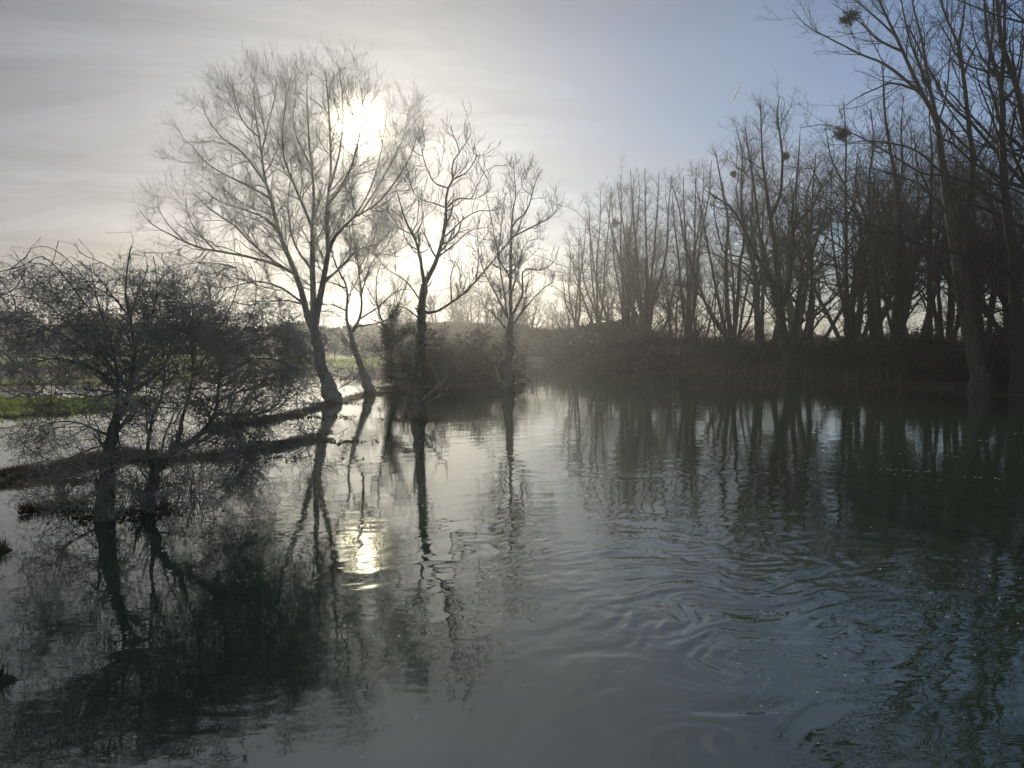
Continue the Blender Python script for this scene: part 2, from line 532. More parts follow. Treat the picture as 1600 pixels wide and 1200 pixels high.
Zw = amp * (0.0045 * perlin(ux * 0.33, uy * 0.6) + 0.0050 * perlin(ux * 0.8 + 7, uy * 1.8)
            + nearf * 0.0026 * perlin(ux * 1.9, uy * 4.2 + 3)
            + nearf * 0.0014 * ridge(ux * 1.6 + 20, uy * 4.4 + 8) * (0.35 + rough)
            + nearf2 * 0.0009 * perlin(ux * 1.3 + 40, uy * 2.6 + 15) + nearf2 * 0.0009 * perlin(ux * 3.6 + 40, uy * 6.5 + 15)
            + nearf2 * 0.00085 * ridge(ux * 4.0 + 11, uy * 9.0) * (0.5 + rough)
            + nearf2 * 0.00045 * perlin(ux * 9.0 + 11, uy * 17.0))
for (p, s, tw) in ED[:3]:                                                         # shallow dimples at the eddy centres
    c = ground(*p); Zw -= 0.004 * s * gauss(X, Y, c, s * 0.35)
m, g, b, out = mat('flood_water')
geo = g.n('ShaderNodeNewGeometry')
mp = g.n('ShaderNodeMapping'); g.t.links.new(geo.outputs['Position'], mp.inputs[0])
mp.inputs[2].default_value = (0, 0, 0.25); mp.inputs[3].default_value = (0.55, 1.3, 1)
n1 = g.noise(mp.outputs[0], 2.2, 3, 0.5, 0.8)
n2 = g.noise(mp.outputs[0], 9.0, 1, 0.5, 0.6)
n3 = g.noise(geo.outputs['Position'], 0.09, 3, 0.5)
h = g.m('ADD', g.m('MULTIPLY', n1, 0.7), g.m('MULTIPLY', n2, 0.05))
bp = g.n('ShaderNodeBump'); bp.inputs['Distance'].default_value = 0.006
g.put(bp.inputs['Strength'], g.ramp(n3, [(0.35, 0.35), (0.65, 0.95)]))
g.put(bp.inputs['Height'], h); g.t.links.new(bp.outputs[0], b.inputs['Normal'])
g.put(b.inputs['Base Color'], g.mix(g.ramp(n3, [(0.4, 0.0), (0.6, 1.0)]), (0.016, 0.030, 0.018, 1), (0.024, 0.040, 0.024, 1)))
b.inputs['Roughness'].default_value = 0.008
b.inputs['IOR'].default_value = 2.05
b.inputs['Specular Tint'].default_value = (0.93, 1.0, 0.92, 1)
M_WATER = m
water = obj('water', grid_mesh('water', X, Y, Zw), M_WATER)
tag(water, kind='structure')

# ------------------------------------------------------------------ tree building
SPEC = {
    # levels: dens/m, length, var, angle, angvar, up, wobble, K, radius factor, rmax, rmin, sides, tmin, tipfall
    'willow': [(1.7, 3.0, .4, .78, .26, .35, .42, 7, .5, .045, .010, 5, .15, .66),
               (3.4, 1.45, .4, .80, .28, .35, .40, 5, .6, .016, .006, 3, .08, .5),
               (5.6, 0.75, .4, .70, .28, .35, .35, 4, .6, .0075, .0045, 3, .05, .3)],
    'ash': [(1.7, 1.7, .4, .95, .3, .9, .45, 7, .6, .06, .014, 5, .15, .6),
            (3.2, 0.8, .4, .9, .3, 1.2, .4, 5, .7, .022, .011, 3, .1, .3),
            (2.6, 0.35, .4, .9, .3, 1.0, .3, 3, .8, .012, .009, 3, .1, .2)],
    'wood': [(1.25, 3.0, .4, .78, .28, .45, .42, 6, .5, .05, .013, 4, .2, .45),
             (2.7, 1.4, .4, .80, .3, .4, .40, 5, .6, .019, .0085, 3, .1, .4),
             (3.8, 0.72, .4, .75, .3, .35, .3, 3, .6, .0105, .0062, 3, .05, .3)],
    'poplar': [(1.1, 3.2, .4, .66, .24, .40, .34, 7, .45, .05, .012, 5, .12, .5),
               (2.6, 1.5, .4, .75, .27, .30, .38, 5, .6, .019, .008, 3, .08, .4),
               (4.0, 0.65, .4, .8, .3, .3, .3, 4, .6, .0100, .0058, 3, .05, .3)],
    'hawthorn_bough': [(1.6, 2.0, .4, .85, .35, .15, .62, 10, .6, .032, .012, 5, .10, .4),
                 (3.6, 0.9, .4, .9, .35, .10, .55, 7, .6, .018, .007, 4, .10, .4),
                 (8.0, 0.45, .45, .95, .35, .0, .75, 5, .6, .009, .0040, 3, .05, .3),
                 (8.5, 0.17, .45, 1.0, .35, .1, .5, 3, .7, .0050, .0030, 3, .05, .2)],
    'hawthorn': [(4.2, 1.0, .5, .9, .35, .05, .55, 7, .6, .022, .008, 5, .10, .4),
                 (8.0, 0.52, .45, .95, .35, .0, .75, 5, .6, .010, .0042, 3, .05, .3),
                 (11.0, 0.20, .45, 1.0, .35, .1, .5, 3, .7, .0052, .0030, 3, .05, .2)],
    'scrub': [(3.2, 1.5, .4, .6, .25, .1, .5, 6, .6, .02, .010, 3, .1, .4),
              (5.0, 0.75, .4, .6, .25, -.1, .4, 4, .6, .012, .008, 3, .05, .3)],
}


def crown_geo(P, R, spec, seed, dens=1.0, keep=None, rs=1.0):
    r = np.random.default_rng(seed)
    geo = Geo(); levels = []
    cur = (P, R)
    for L in SPEC[spec]:
        (dn, ln, lv, a0, av, up, wob, K, rk, rmax, rmin, S, t0, tf) = L
        C, RR = grow(cur[0], cur[1], dn * dens, ln, lv, a0, av, up, wob, K, rk, rmax * rs, rmin * rs, r, t0, .99, tf)
        if keep is not None:
            ok = keep(C[:, -1]); C, RR = C[ok], RR[ok]
        tubes(geo, C, RR, S)
        levels.append((C, RR)); cur = (C, RR)
    return geo, levels


def leaf_cloud(geo, centers, spread, n, size, r, flat=1.0):
    """n small leaf quads scattered round each centre"""
    M = len(centers) * n
    c = np.repeat(np.asarray(centers, float), n, axis=0)
    sp_ = np.repeat(np.broadcast_to(np.asarray(spread, float), (len(centers),)), n)
    c = c + norm(r.standard_normal((M, 3))) * (sp_ * r.uniform(0.1, 1, M) ** 0.6)[:, None] * np.array([1, 1, flat])
    u = norm(r.standard_normal((M, 3))); v = norm(np.cross(u, r.standard_normal((M, 3))))
    s = (size * r.uniform(.5, 1.4, M))[:, None]
    v4 = np.stack([c - u * s, c + v * s * .62, c + u * s, c - v * s * .62], 1)
    geo.add(v4.reshape(-1, 3), np.arange(M * 4).reshape(-1, 4))


def hand_tree(name, kind, spec, limbs, label, cat='tree', group=None, bark_m=None, twig_m=None, seed=1, dens=1.0, rs=1.0,
              depth=0.55, base_Y=None, flare=1.5, ivy=None, keep=None, haws=0, Ks=18, lw=1.0):
    """limbs: (pixel polyline, width px start, width px end[, depth offset at the tip in m])"""
    r = np.random.default_rng(seed)
    bpx = limbs[0][0][0]
    base = ground(*bpx)
    if base_Y: base = at(bpx[0], bpx[1], base_Y); base[2] = 0
    D = base[1]
    samples = []; PP = []; RR = []
    for li, lb in enumerate(limbs):
        pts, w0, w1 = lb[:3]
        off1 = lb[3] if len(lb) > 3 else None
        if li == 0:
            d0 = 0.0
            off1 = off1 or 0.0
        else:
            q = np.array([(s[0] - pts[0][0]) ** 2 + (s[1] - pts[0][1]) ** 2 for s in samples])
            s = samples[int(q.argmin())]; d0 = s[2]
            if q.min() < 400: pts = [(s[0], s[1])] + list(pts[1:]); w0 = min(w0, s[3] * 1.05)
            if off1 is None:
                ln = sum(math.hypot(pts[i + 1][0] - pts[i][0], pts[i + 1][1] - pts[i][1]) for i in range(len(pts) - 1)) / FPX * D
                off1 = d0 + r.choice([-1, 1]) * r.uniform(.25, 1) * depth * ln
        n = len(pts)
        W = []; wr = []
        for i, p in enumerate(pts):
            t = i / (n - 1)
            dd = d0 + (off1 - d0) * t ** 1.3
            W.append(at(p[0], p[1], D + dd)); u_ = t ** 0.72; wr.append((w0 * (1 - u_) + .7 * w1 * u_) * .5 * (lw if li else 1.0) / FPX * (D + dd))
        if li == 0:
            W.insert(0, W[0] + np.array([0, 0, -0.7])); wr.insert(0, wr[0] * flare * 1.1)
            wr[1] *= flare
        P, Rr = resample(W, wr, Ks)
        P[1:-1] += r.standard_normal((Ks - 2, 3)) * Rr[1:-1, None] * 0.12
        PP.append(P); RR.append(Rr)
        # remember pixel samples for later attachment
        for k in range(Ks):
            v = P[k] - np.array([0, 0, H]);
            fy = v[1] * _cp - v[2] * _sp; up_ = v[1] * _sp + v[2] * _cp
            samples.append((800 + v[0] / fy * FPX, 600 - up_ / fy * FPX, P[k][1] - D, 2 * Rr[k] * FPX / P[k][1]))
    P = np.array(PP) - base; R = np.array(RR)
    root = empty(name, base)
    tag(root, label, cat, group)
    tg = Geo(); tubes(tg, P[:1], R[:1], 16, 0.035, r)
    if len(P) > 1: tubes(tg, P[1:], R[1:], 9, 0.03, r)
    tg.build('trunk', bark_m or M_BARK, root)
    wts = P[1:] if len(P) > 1 else P
    gP = P.copy(); gR = R
    cg, lv = crown_geo(gP if spec != 'none' else P, gR, spec, seed + 50, dens, keep, rs)
    if spec == 'hawthorn':
        c2, lv2 = crown_geo(P, R, 'hawthorn_bough', seed + 90, dens, keep, rs)
        for v_, q_ in zip([np.concatenate(c2.v)], [np.concatenate(c2.q)]): cg.add(v_, q_)
        lv = lv + [(np.concatenate([lv[-1][0], lv2[-1][0]]), np.concatenate([lv[-1][1], lv2[-1][1]]))]
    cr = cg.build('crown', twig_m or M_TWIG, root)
    if haws:
        tips = lv[-1][0][:, -1]; tips = tips[r.permutation(len(tips))[:haws]]
        hg = Geo()
        s = 0.011 * r.uniform(.7, 1.3, len(tips))[:, None, None]
        octv = np.array([[1, 0, 0], [-1, 0, 0], [0, 1, 0], [0, -1, 0], [0, 0, 1.2], [0, 0, -1.2]])
        v = tips[:, None, :] + octv[None] * s
        f = np.array([[0, 2, 4], [2, 1, 4], [1, 3, 4], [3, 0, 4], [2, 0, 5], [1, 2, 5], [3, 1, 5], [0, 3, 5]])
        hg.add(v.reshape(-1, 3), None, (f[None] + np.arange(len(tips))[:, None, None] * 6).reshape(-1, 3))
        hg.build('berries', M_HAW, cr)
    if ivy:
        # ivy: (limb index, t0, t1, thickness m, leaves per sample)
        ig = Geo()
        for (li, t0, t1, th, nn) in ivy:
            k = np.linspace(t0, t1, 60) * (Ks - 1); k0 = np.minimum(k.astype(int), Ks - 2); w = (k - k0)[:, None]
            c = P[li][k0] * (1 - w) + P[li][k0 + 1] * w
            rr = R[li][k0]
            leaf_cloud(ig, c, rr + th * r.uniform(.5, 1.2, 60), nn, 0.065, r, 0.9)
        ig.build('ivy', M_IVY, root, smooth=False)
    return root, P, R, lv, base


HT = {}
# big pale willow on the bank strip, left of centre
HT['willow'] = hand_tree('willow_tree', 'willow', 'willow', [
    ([(521, 628), (509, 590), (501, 562), (494, 525), (490, 505)], 22, 19, 0.0),
    ([(493, 518), (481, 499), (471, 457), (456, 412), (437, 367), (423, 310), (413, 277), (407, 227), (397, 160), (398, 118)], 15, 1.2, 1.5),
    ([(493, 512), (489, 450), (488, 394), (488, 360), (490, 293), (485, 243), (480, 177), (480, 118)], 13, 1.2, -1.5),
    ([(495, 512), (503, 450), (512, 397), (511, 327), (517, 260), (513, 160), (508, 108)], 14, 1.2, 1.0),
    ([(508, 405), (520, 375), (533, 360), (553, 340), (587, 320), (613, 290), (640, 247), (655, 200)], 10, 1.2, -3),
    ([(547, 345), (573, 307), (590, 260), (600, 210), (606, 160)], 6, 1.0, 3),
    ([(512, 330), (540, 280), (560, 220), (566, 150), (560, 122)], 6, 1.0, 2),
    ([(514, 300), (530, 240), (536, 170), (530, 105)], 5, 1.0, -3),
    ([(560, 335), (600, 275), (630, 215), (640, 165)], 5, 1.0, 3.5),
    ([(463, 437), (423, 410), (367, 397), (313, 387), (273, 370), (237, 350), (218, 328)], 7, 1.2, 2),
    ([(453, 420), (427, 407), (393, 380), (367, 353), (330, 328), (300, 300)], 6, 1.2, -3),
    ([(437, 367), (413, 340), (380, 327), (340, 313), (307, 286)], 5, 1.1, 3),
    ([(423, 310), (393, 293), (360, 277), (323, 255), (298, 225)], 5, 1.1, -3),
    ([(413, 277), (380, 240), (347, 215), (322, 180), (318, 150)], 5, 1.1, 2.5),
    ([(407, 227), (380, 190), (367, 150), (365, 128)], 4, 1.0, -2),
    ([(410, 240), (420, 190), (432, 140), (430, 118)], 4, 1.0, 3),
    ([(490, 350), (465, 300), (443, 240), (445, 170), (455, 120)], 6, 1.0, -3.5),
    ([(485, 260), (460, 200), (462, 130)], 4, 1.0, 3),
    ([(486, 430), (460, 380), (450, 320), (455, 260), (440, 200)], 5, 1.0, 4),
    ([(475, 470), (440, 450), (400, 440), (350, 450), (310, 440)], 5, 1.2, -3),
    ([(478, 480), (450, 470), (420, 472), (390, 490)], 4, 1.2, 3),
    ([(505, 440), (535, 415), (560, 390), (590, 380), (620, 350)], 5, 1.0, 4),
    ([(335, 392), (300, 350), (290, 310)], 3, 1.0, 3),
    ([(290, 378), (262, 350), (245, 320)], 3, 1.0, -1),
], 'largest bare willow at left centre with the sun shining through its wide crown', 'tree',
    bark_m=M_BARKW, twig_m=M_VEILTWIG, seed=11, dens=1.55, lw=.9, rs=.85)

HT['mid'] = hand_tree('willow_tree', 'willow', 'willow', [
    ([(579, 617), (565, 574), (552, 540), (548, 520)], 13, 10, 0.0),
    ([(548, 522), (541, 495), (542, 450), (524, 412), (515, 370), (520, 330)], 7, 1.2, 1.5),
    ([(550, 522), (561, 500), (565, 469), (557, 394), (550, 345), (556, 300)], 7, 1.2, -1.5),
    ([(565, 465), (580, 412), (606, 382), (620, 340)], 5, 1.2, 2),
    ([(560, 500), (590, 480), (620, 455), (650, 452)], 4, 1.1, -2),
    ([(556, 510), (590, 505), (620, 498), (655, 500)], 4, 1.1, 2),
    ([(542, 455), (510, 440), (480, 445)], 3.5, 1.1, 2),
    ([(561, 420), (585, 370), (590, 330)], 3.5, 1.0, -2),
    ([(541, 490), (515, 475), (490, 480)], 3, 1.1, -2),
], 'slimmer leaning willow just right of the largest one on the narrow bank', 'tree', bark_m=M_BARKW, twig_m=M_VEILTWIG, seed=12, lw=.85, dens=1.4)

HT['small'] = hand_tree('willow_tree', 'willow', 'willow', [
    ([(630, 612), (618, 590), (608, 565), (605, 535), (600, 505)], 12, 6, 0.0),
    ([(605, 535), (612, 500), (625, 470), (640, 430)], 5, 1.2, 1.5),
    ([(603, 515), (590, 480), (588, 440), (595, 410)], 4, 1.2, -1.5),
    ([(606, 540), (630, 520), (660, 505)], 4, 1.2, 1.0),
    ([(612, 575), (640, 560), (655, 530)], 4, 1.2, -1.0),
], 'short ivy wrapped willow bending left at the end of the narrow bank', 'tree', seed=13, dens=1.3,
    ivy=[(0, .15, .95, .35, 40), (1, 0, .5, .5, 30), (3, 0, .7, .6, 30)])

HT['ash'] = hand_tree('ash_tree', 'ash', 'ash', [
    ([(653, 655), (655, 600), (657, 540), (659, 480), (663, 445)], 17, 15, 0.0),
    ([(663, 450), (680, 410), (690, 380), (696, 350), (697, 328), (698, 300), (708, 280), (706, 256), (718, 236), (708, 210), (704, 196)], 11, 1.4, .8),
    ([(718, 238), (730, 220), (736, 206), (734, 195)], 2.5, 1.2, 1.2),
    ([(697, 330), (716, 310), (736, 310), (746, 290), (758, 268), (776, 258)], 5, 1.3, 1.6),
    ([(697, 326), (680, 318), (660, 312), (646, 300), (638, 270)], 4.5, 1.3, -1.5),
    ([(698, 294), (680, 286), (668, 266), (660, 240), (655, 215)], 4, 1.2, 1.8),
    ([(708, 280), (730, 268), (744, 245), (742, 230)], 3.5, 1.2, -1),
    ([(663, 445), (652, 384), (636, 350), (626, 320), (618, 290)], 8, 1.3, -1.5),
    ([(645, 370), (660, 345), (664, 310)], 3, 1.2, 1.2),
    ([(664, 490), (681, 487), (726, 457), (760, 420), (792, 381), (812, 360)], 8, 1.6, 2),
    ([(692, 374), (704, 362), (720, 346), (746, 330), (776, 328), (790, 310)], 4, 1.2, -2),
    ([(685, 395), (712, 380), (732, 362), (754, 356), (780, 358)], 4, 1.2, 2),
    ([(660, 470), (635, 440), (605, 420), (585, 395)], 4, 1.2, -1.5),
    ([(660, 500), (630, 480), (600, 478)], 4, 1.2, 1.6),
    ([(740, 440), (748, 400), (745, 360)], 4, 1.2, 1.6),
    ([(700, 470), (705, 430), (715, 400)], 3.5, 1.2, -1.6),
], 'taller bare ash in the water left of centre with a long bough reaching right', 'tree',
    bark_m=M_BARK, twig_m=M_VEILTWIG, seed=21, dens=1.5, lw=.74, ivy=[(0, .30, .85, .10, 22)])

HT['ash2'] = hand_tree('ash_tree', 'ash', 'ash', [
    ([(793, 611), (795, 570), (796, 530), (797, 505)], 16, 14, 0.0),
    ([(797, 510), (798, 440), (798, 376), (802, 350), (820, 334), (830, 310), (836, 285), (848, 264)], 8, 1.3, .6),
    ([(799, 360), (802, 324), (806, 306), (804, 276), (802, 252)], 4, 1.2, -.8),
    ([(810, 378), (840, 350), (860, 340), (876, 316)], 4, 1.2, 1.5),
    ([(798, 500), (816, 460), (818, 422), (846, 422), (866, 408), (874, 384)], 5, 1.2, -1.5),
    ([(797, 505), (775, 460), (755, 420), (742, 375)], 5, 1.2, 1.5),
    ([(797, 500), (785, 440), (775, 380), (765, 330), (760, 310)], 5, 1.2, -1.5),
    ([(800, 510), (830, 470), (850, 450), (866, 440)], 4, 1.2, 1.2),
    ([(797, 470), (810, 420), (822, 380), (850, 372)], 4, 1.2, 2.2),
    ([(796, 515), (770, 490), (745, 470)], 4, 1.2, -1.8),
    ([(830, 312), (815, 290), (820, 262)], 2.5, 1.1, -.5),
    ([(797, 430), (780, 400), (785, 340), (790, 300)], 4, 1.1, 1.0),
], 'smaller bare ash standing alone in the river near the middle of the picture', 'tree',
    bark_m=M_BARK, twig_m=M_VEILTWIG, seed=22, dens=1.75, lw=.8, ivy=[(0, .25, .9, .08, 16)])

# ---- near hawthorns at the left
def hkeep(c): return (c[:, 2] > 0.02) & (c[:, 2] < 5.0 + 0.35 * np.sin(c[:, 0] * 5 + c[:, 1]) + 0.45 * np.random.default_rng(1).standard_normal(len(c)) ** 2 * .5 - 0.10 * np.abs(c[:, 0] + .3) ** 1.6)

HT['haw1'] = hand_tree('hawthorn_tree', 'hawthorn', 'hawthorn', [
    ([(165, 812), (166, 770), (169, 725), (175, 690), (180, 660)], 30, 22, 0.0),
    ([(180, 665), (190, 640), (200, 620), (207, 585), (210, 550), (204, 500), (196, 460), (200, 410), (205, 384)], 17, 1.8, .5),
    ([(178, 670), (182, 640), (184, 605), (180, 560), (165, 510), (150, 460), (140, 410)], 13, 1.6, -.5),
    ([(200, 622), (222, 600), (245, 585), (262, 560), (270, 520), (268, 470), (262, 430)], 13, 1.6, .9),
    ([(183, 610), (160, 585), (130, 570), (95, 560), (60, 565), (20, 575)], 6, 1.5, -.8),
    ([(180, 575), (150, 530), (115, 490), (80, 455), (45, 425), (20, 390)], 6, 1.4, .8),
    ([(165, 515), (130, 470), (90, 420), (62, 400), (40, 420), (38, 450)], 4.5, 1.2, -.5),
    ([(150, 460), (115, 415), (80, 388), (50, 388), (36, 410)], 3.5, 1.2, .5),
    ([(176, 690), (150, 672), (120, 660), (85, 660), (50, 672)], 6, 1.4, -.8),
    ([(174, 700), (145, 700), (110, 715), (80, 722)], 5, 1.4, .6),
    ([(184, 620), (150, 620), (110, 615), (70, 618), (30, 615)], 5, 1.4, .9),
    ([(200, 500), (170, 455), (150, 430), (110, 400)], 4, 1.2, -1.0),
    ([(206, 540), (235, 500), (245, 450), (240, 400)], 5, 1.3, -.9),
    ([(205, 500), (215, 460), (230, 420), (225, 390)], 4, 1.2, 1.0),
    ([(169, 730), (140, 745), (110, 765), (90, 780)], 5, 1.3, -.5),
    ([(166, 760), (135, 775), (105, 800)], 4, 1.2, .3),
    ([(130, 570), (95, 530), (55, 500), (10, 480)], 4, 1.2, .4),
    ([(262, 560), (290, 530), (310, 490), (320, 450)], 5, 1.2, .9),
    ([(180, 590), (140, 550), (90, 520), (40, 510)], 5, 1.2, -1.2),
    ([(190, 640), (215, 650), (240, 640), (262, 615)], 4, 1.2, -.8),
], 'nearest hawthorn at far left, thick upright trunk in the water under a dense tangled crown', 'tree',
    bark_m=M_BARKVEIL, twig_m=M_VEILTWIG, seed=31, dens=1.5, lw=.8, keep=hkeep, haws=2600, flare=1.08)

HT['haw2'] = hand_tree('hawthorn_tree', 'hawthorn', 'hawthorn', [
    ([(230, 798), (236, 765), (243, 738), (255, 718), (267, 707)], 20, 19, 0.0),
    ([(264, 710), (285, 696), (307, 683), (325, 665), (336, 650), (341, 613), (344, 570), (340, 520), (330, 470), (322, 430)], 17, 1.6, .5),
    ([(239, 742), (232, 710), (232, 688), (240, 648), (250, 628), (258, 580), (252, 520), (250, 470)], 9, 1.4, -.6),
    ([(270, 704), (281, 680), (284, 655), (292, 630), (300, 590), (302, 530), (300, 470), (290, 425)], 10, 1.4, .8),
    ([(336, 655), (387, 648), (420, 640), (450, 615)], 7, 1.3, .8),
    ([(330, 662), (360, 662), (387, 677), (405, 692), (440, 700), (480, 690)], 6.5, 1.2, -.5),
    ([(404, 692), (392, 715), (379, 741), (362, 768)], 4.5, 1.3, -.7),
    ([(404, 692), (415, 665), (427, 640), (453, 608), (460, 590)], 4, 1.2, -.2),
    ([(343, 600), (370, 575), (400, 560), (440, 565), (465, 585)], 6, 1.3, -.9),
    ([(343, 570), (370, 530), (395, 490), (400, 440), (390, 410)], 6, 1.3, .9),
    ([(340, 520), (360, 480), (372, 440), (365, 400)], 4.5, 1.2, -.9),
    ([(250, 630), (275, 640), (285, 655)], 3.5, 1.6, -.3),
    ([(300, 590), (320, 560), (330, 530), (350, 500)], 4, 1.2, -.5),
    ([(300, 690), (330, 690), (360, 700), (380, 710)], 5, 1.3, -.8),
    ([(280, 700), (310, 715), (340, 722), (380, 735)], 5, 1.3, .6),
    ([(345, 560), (385, 540), (430, 520), (455, 500)], 5, 1.2, .2),
    ([(258, 580), (235, 540), (225, 490), (235, 440)], 4, 1.2, -.9),
    ([(340, 625), (380, 610), (420, 600), (470, 620)], 5, 1.2, .9),
    ([(302, 560), (280, 520), (275, 460), (285, 420)], 4, 1.2, .2),
], 'second hawthorn beside the thick trunked one, stems sprawling right over the bright water', 'tree',
    bark_m=M_BARKVEIL, twig_m=M_VEILTWIG, seed=32, dens=1.55, lw=.85, keep=hkeep, haws=1800, flare=1.08)

# ---- the wood on the right bank: the trees one can tell apart
HT['pop1'] = hand_tree('poplar_tree', 'poplar', 'poplar', [
    ([(1532, 612), (1526, 575), (1518, 535), (1508, 490), (1500, 440), (1494, 395), (1486, 345), (1477, 297)], 25, 17, 0.0),
    ([(1477, 300), (1470, 240), (1463, 188), (1440, 145), (1412, 84), (1392, 40), (1374, 0), (1350, -60), (1330, -120)], 15, 2, -3),
    ([(1462, 185), (1450, 120), (1440, 60), (1425, 0), (1410, -80)], 9, 2, 3),
    ([(1465, 178), (1452, 140), (1424, 70), (1412, 20), (1400, -50)], 8, 2, 1),
    ([(1437, 142), (1390, 105), (1345, 85), (1300, 62), (1260, 40), (1238, 15)], 6, 1.3, -4),
    ([(1430, 135), (1395, 130), (1370, 138), (1335, 155), (1310, 175)], 5, 1.3, -2),
    ([(1412, 84), (1372, 62), (1350, 40), (1330, 25), (1300, 5)], 5, 1.3, -4),
    ([(1395, 50), (1360, 20), (1320, -10), (1280, -20)], 4.5, 1.3, 2),
    ([(1470, 180), (1495, 215), (1525, 245), (1550, 275), (1570, 295)], 6, 3, 3),
    ([(1472, 262), (1430, 235), (1380, 222), (1335, 222), (1290, 240)], 5, 1.4, -4),
    ([(1475, 280), (1440, 270), (1390, 240), (1340, 212), (1290, 195), (1250, 200)], 6, 1.3, 2),
    ([(1480, 330), (1440, 290), (1400, 275), (1350, 262), (1300, 275)], 5, 1.3, -3),
    ([(1468, 200), (1478, 150), (1484, 90), (1487, 20), (1490, -50)], 4, 1.3, 2),
], 'pale barked poplar at right leaning left out of the water with two great stems', 'tree', bark_m=M_BARKG, seed=41, dens=1.02, lw=.88,
    flare=1.35, ivy=[(0, .45, .62, .25, 20)])

HT['pop1b'] = hand_tree('poplar_tree', 'poplar', 'poplar', [
    ([(1541, 609), (1536, 560), (1528, 500), (1520, 440), (1513, 390), (1508, 330)], 19, 16, 1.0),
    ([(1508, 330), (1517, 290), (1519, 245), (1512, 180), (1505, 115), (1497, 70), (1482, 35), (1468, -5), (1455, -60)], 12, 2, 2),
    ([(1498, 72), (1503, 40), (1508, 0), (1512, -70)], 7, 2, 3),
    ([(1509, 340), (1490, 300), (1478, 265), (1470, 215), (1452, 175)], 8, 2, -2),
    ([(1515, 210), (1490, 180), (1470, 150), (1455, 110)], 4, 1.2, 3),
    ([(1518, 260), (1545, 210), (1555, 150), (1570, 110)], 4, 1.2, 3),
    ([(1504, 120), (1520, 80), (1545, 40), (1560, 0)], 4, 1.2, 3),
    ([(1515, 400), (1560, 370), (1590, 340)], 5, 1.2, 3),
], 'dark forked poplar stem standing close behind the pale leaning poplar at right', 'tree', bark_m=M_BARKD, seed=42, dens=1.0, base_Y=None,
    ivy=[(0, .3, .8, .2, 26)])

HT['pop2'] = hand_tree('poplar_tree', 'poplar', 'poplar', [
    ([(1593, 616), (1591, 560), (1588, 475), (1584, 397), (1574, 340), (1569, 300)], 24, 17, 0.0),
    ([(1569, 300), (1566, 230), (1566, 157), (1559, 122), (1545, 70), (1538, 0), (1532, -80)], 14, 3, 2),
    ([(1564, 140), (1569, 70), (1570, 0), (1575, -80)], 10, 3, -2),
    ([(1585, 430), (1560, 415), (1530, 405), (1490, 394), (1450, 385), (1412, 375), (1370, 362), (1330, 372)], 9, 2, -4),
    ([(1440, 383), (1400, 365), (1360, 350), (1320, 330), (1280, 312)], 6, 1.5, -6),
    ([(1572, 330), (1540, 300), (1510, 285), (1480, 272)], 7, 2, -3),
    ([(1570, 300), (1590, 260), (1605, 200), (1615, 120)], 7, 2, 2),
    ([(1583, 400), (1605, 350), (1625, 290), (1640, 200)], 9, 2, 2),
    ([(1566, 170), (1590, 130), (1600, 60), (1610, 0)], 6, 1.3, -2),
    ([(1560, 125), (1535, 90), (1520, 50), (1515, 0)], 4, 1.3, 3),
    ([(1566, 220), (1545, 170), (1530, 130), (1522, 90)], 4, 1.3, -3),
], 'tall dark poplar at the right edge sending a long bough level to the left', 'tree', bark_m=M_BARKD, seed=43, dens=1.02, flare=1.3,
    ivy=[(0, .2, .6, .15, 26)])

HT['w1240'] = hand_tree('willow_tree', 'willow', 'wood', [
    ([(1241, 595), (1236, 565), (1228, 530), (1221, 500), (1218, 460)], 19, 15, 0.0),
    ([(1218, 470), (1213, 400), (1206, 350), (1198, 300), (1193, 264), (1190, 220), (1188, 160)], 12, 2, 1),
    ([(1216, 450), (1198, 425), (1170, 375), (1148, 332), (1122, 310), (1102, 298)], 9, 2, -3),
    ([(1228, 530), (1218, 500), (1205, 440), (1195, 400), (1185, 350), (1178, 290), (1170, 240), (1165, 200)], 10, 2, 3),
    ([(1222, 490), (1232, 440), (1240, 390), (1238, 330), (1246, 270), (1250, 210)], 8, 2, 2),
    ([(1234, 560), (1250, 540), (1262, 500), (1268, 440), (1266, 380), (1270, 300), (1275, 240)], 8, 2, -2),
    ([(1240, 555), (1262, 525), (1290, 490), (1320, 460)], 6, 2, -3),
    ([(1206, 350), (1220, 300), (1222, 240), (1215, 180), (1218, 150)], 7, 1.5, -2),
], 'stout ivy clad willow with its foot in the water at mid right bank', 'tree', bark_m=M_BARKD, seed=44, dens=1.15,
    flare=1.35, ivy=[(0, .15, .98, .45, 60), (3, 0, .4, .5, 50), (1, 0, .3, .35, 40)])

HT['w1140'] = hand_tree('willow_tree', 'willow', 'wood', [
    ([(1150, 578), (1147, 560), (1143, 545), (1140, 530)], 26, 22, 0.0),
    ([(1142, 540), (1136, 470), (1134, 400), (1138, 350), (1130, 300), (1122, 260), (1118, 235)], 9, 1.5, 1),
    ([(1145, 545), (1152, 480), (1155, 420), (1163, 370), (1158, 300), (1160, 240), (1150, 200)], 9, 1.5, -2),
    ([(1138, 540), (1118, 500), (1100, 470), (1080, 450), (1050, 445)], 7, 1.5, -3),
    ([(1138, 535), (1125, 480), (1115, 430), (1105, 380), (1096, 330), (1085, 280)], 8, 1.5, 2),
    ([(1135, 540), (1110, 490), (1090, 440), (1070, 380), (1060, 320), (1050, 290)], 7, 1.5, 3),
    ([(1150, 540), (1170, 500), (1180, 450), (1184, 400)], 6, 1.5, 2),
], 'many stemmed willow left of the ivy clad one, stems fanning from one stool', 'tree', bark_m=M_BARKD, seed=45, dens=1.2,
    ivy=[(0, 0, 1, .9, 60)])

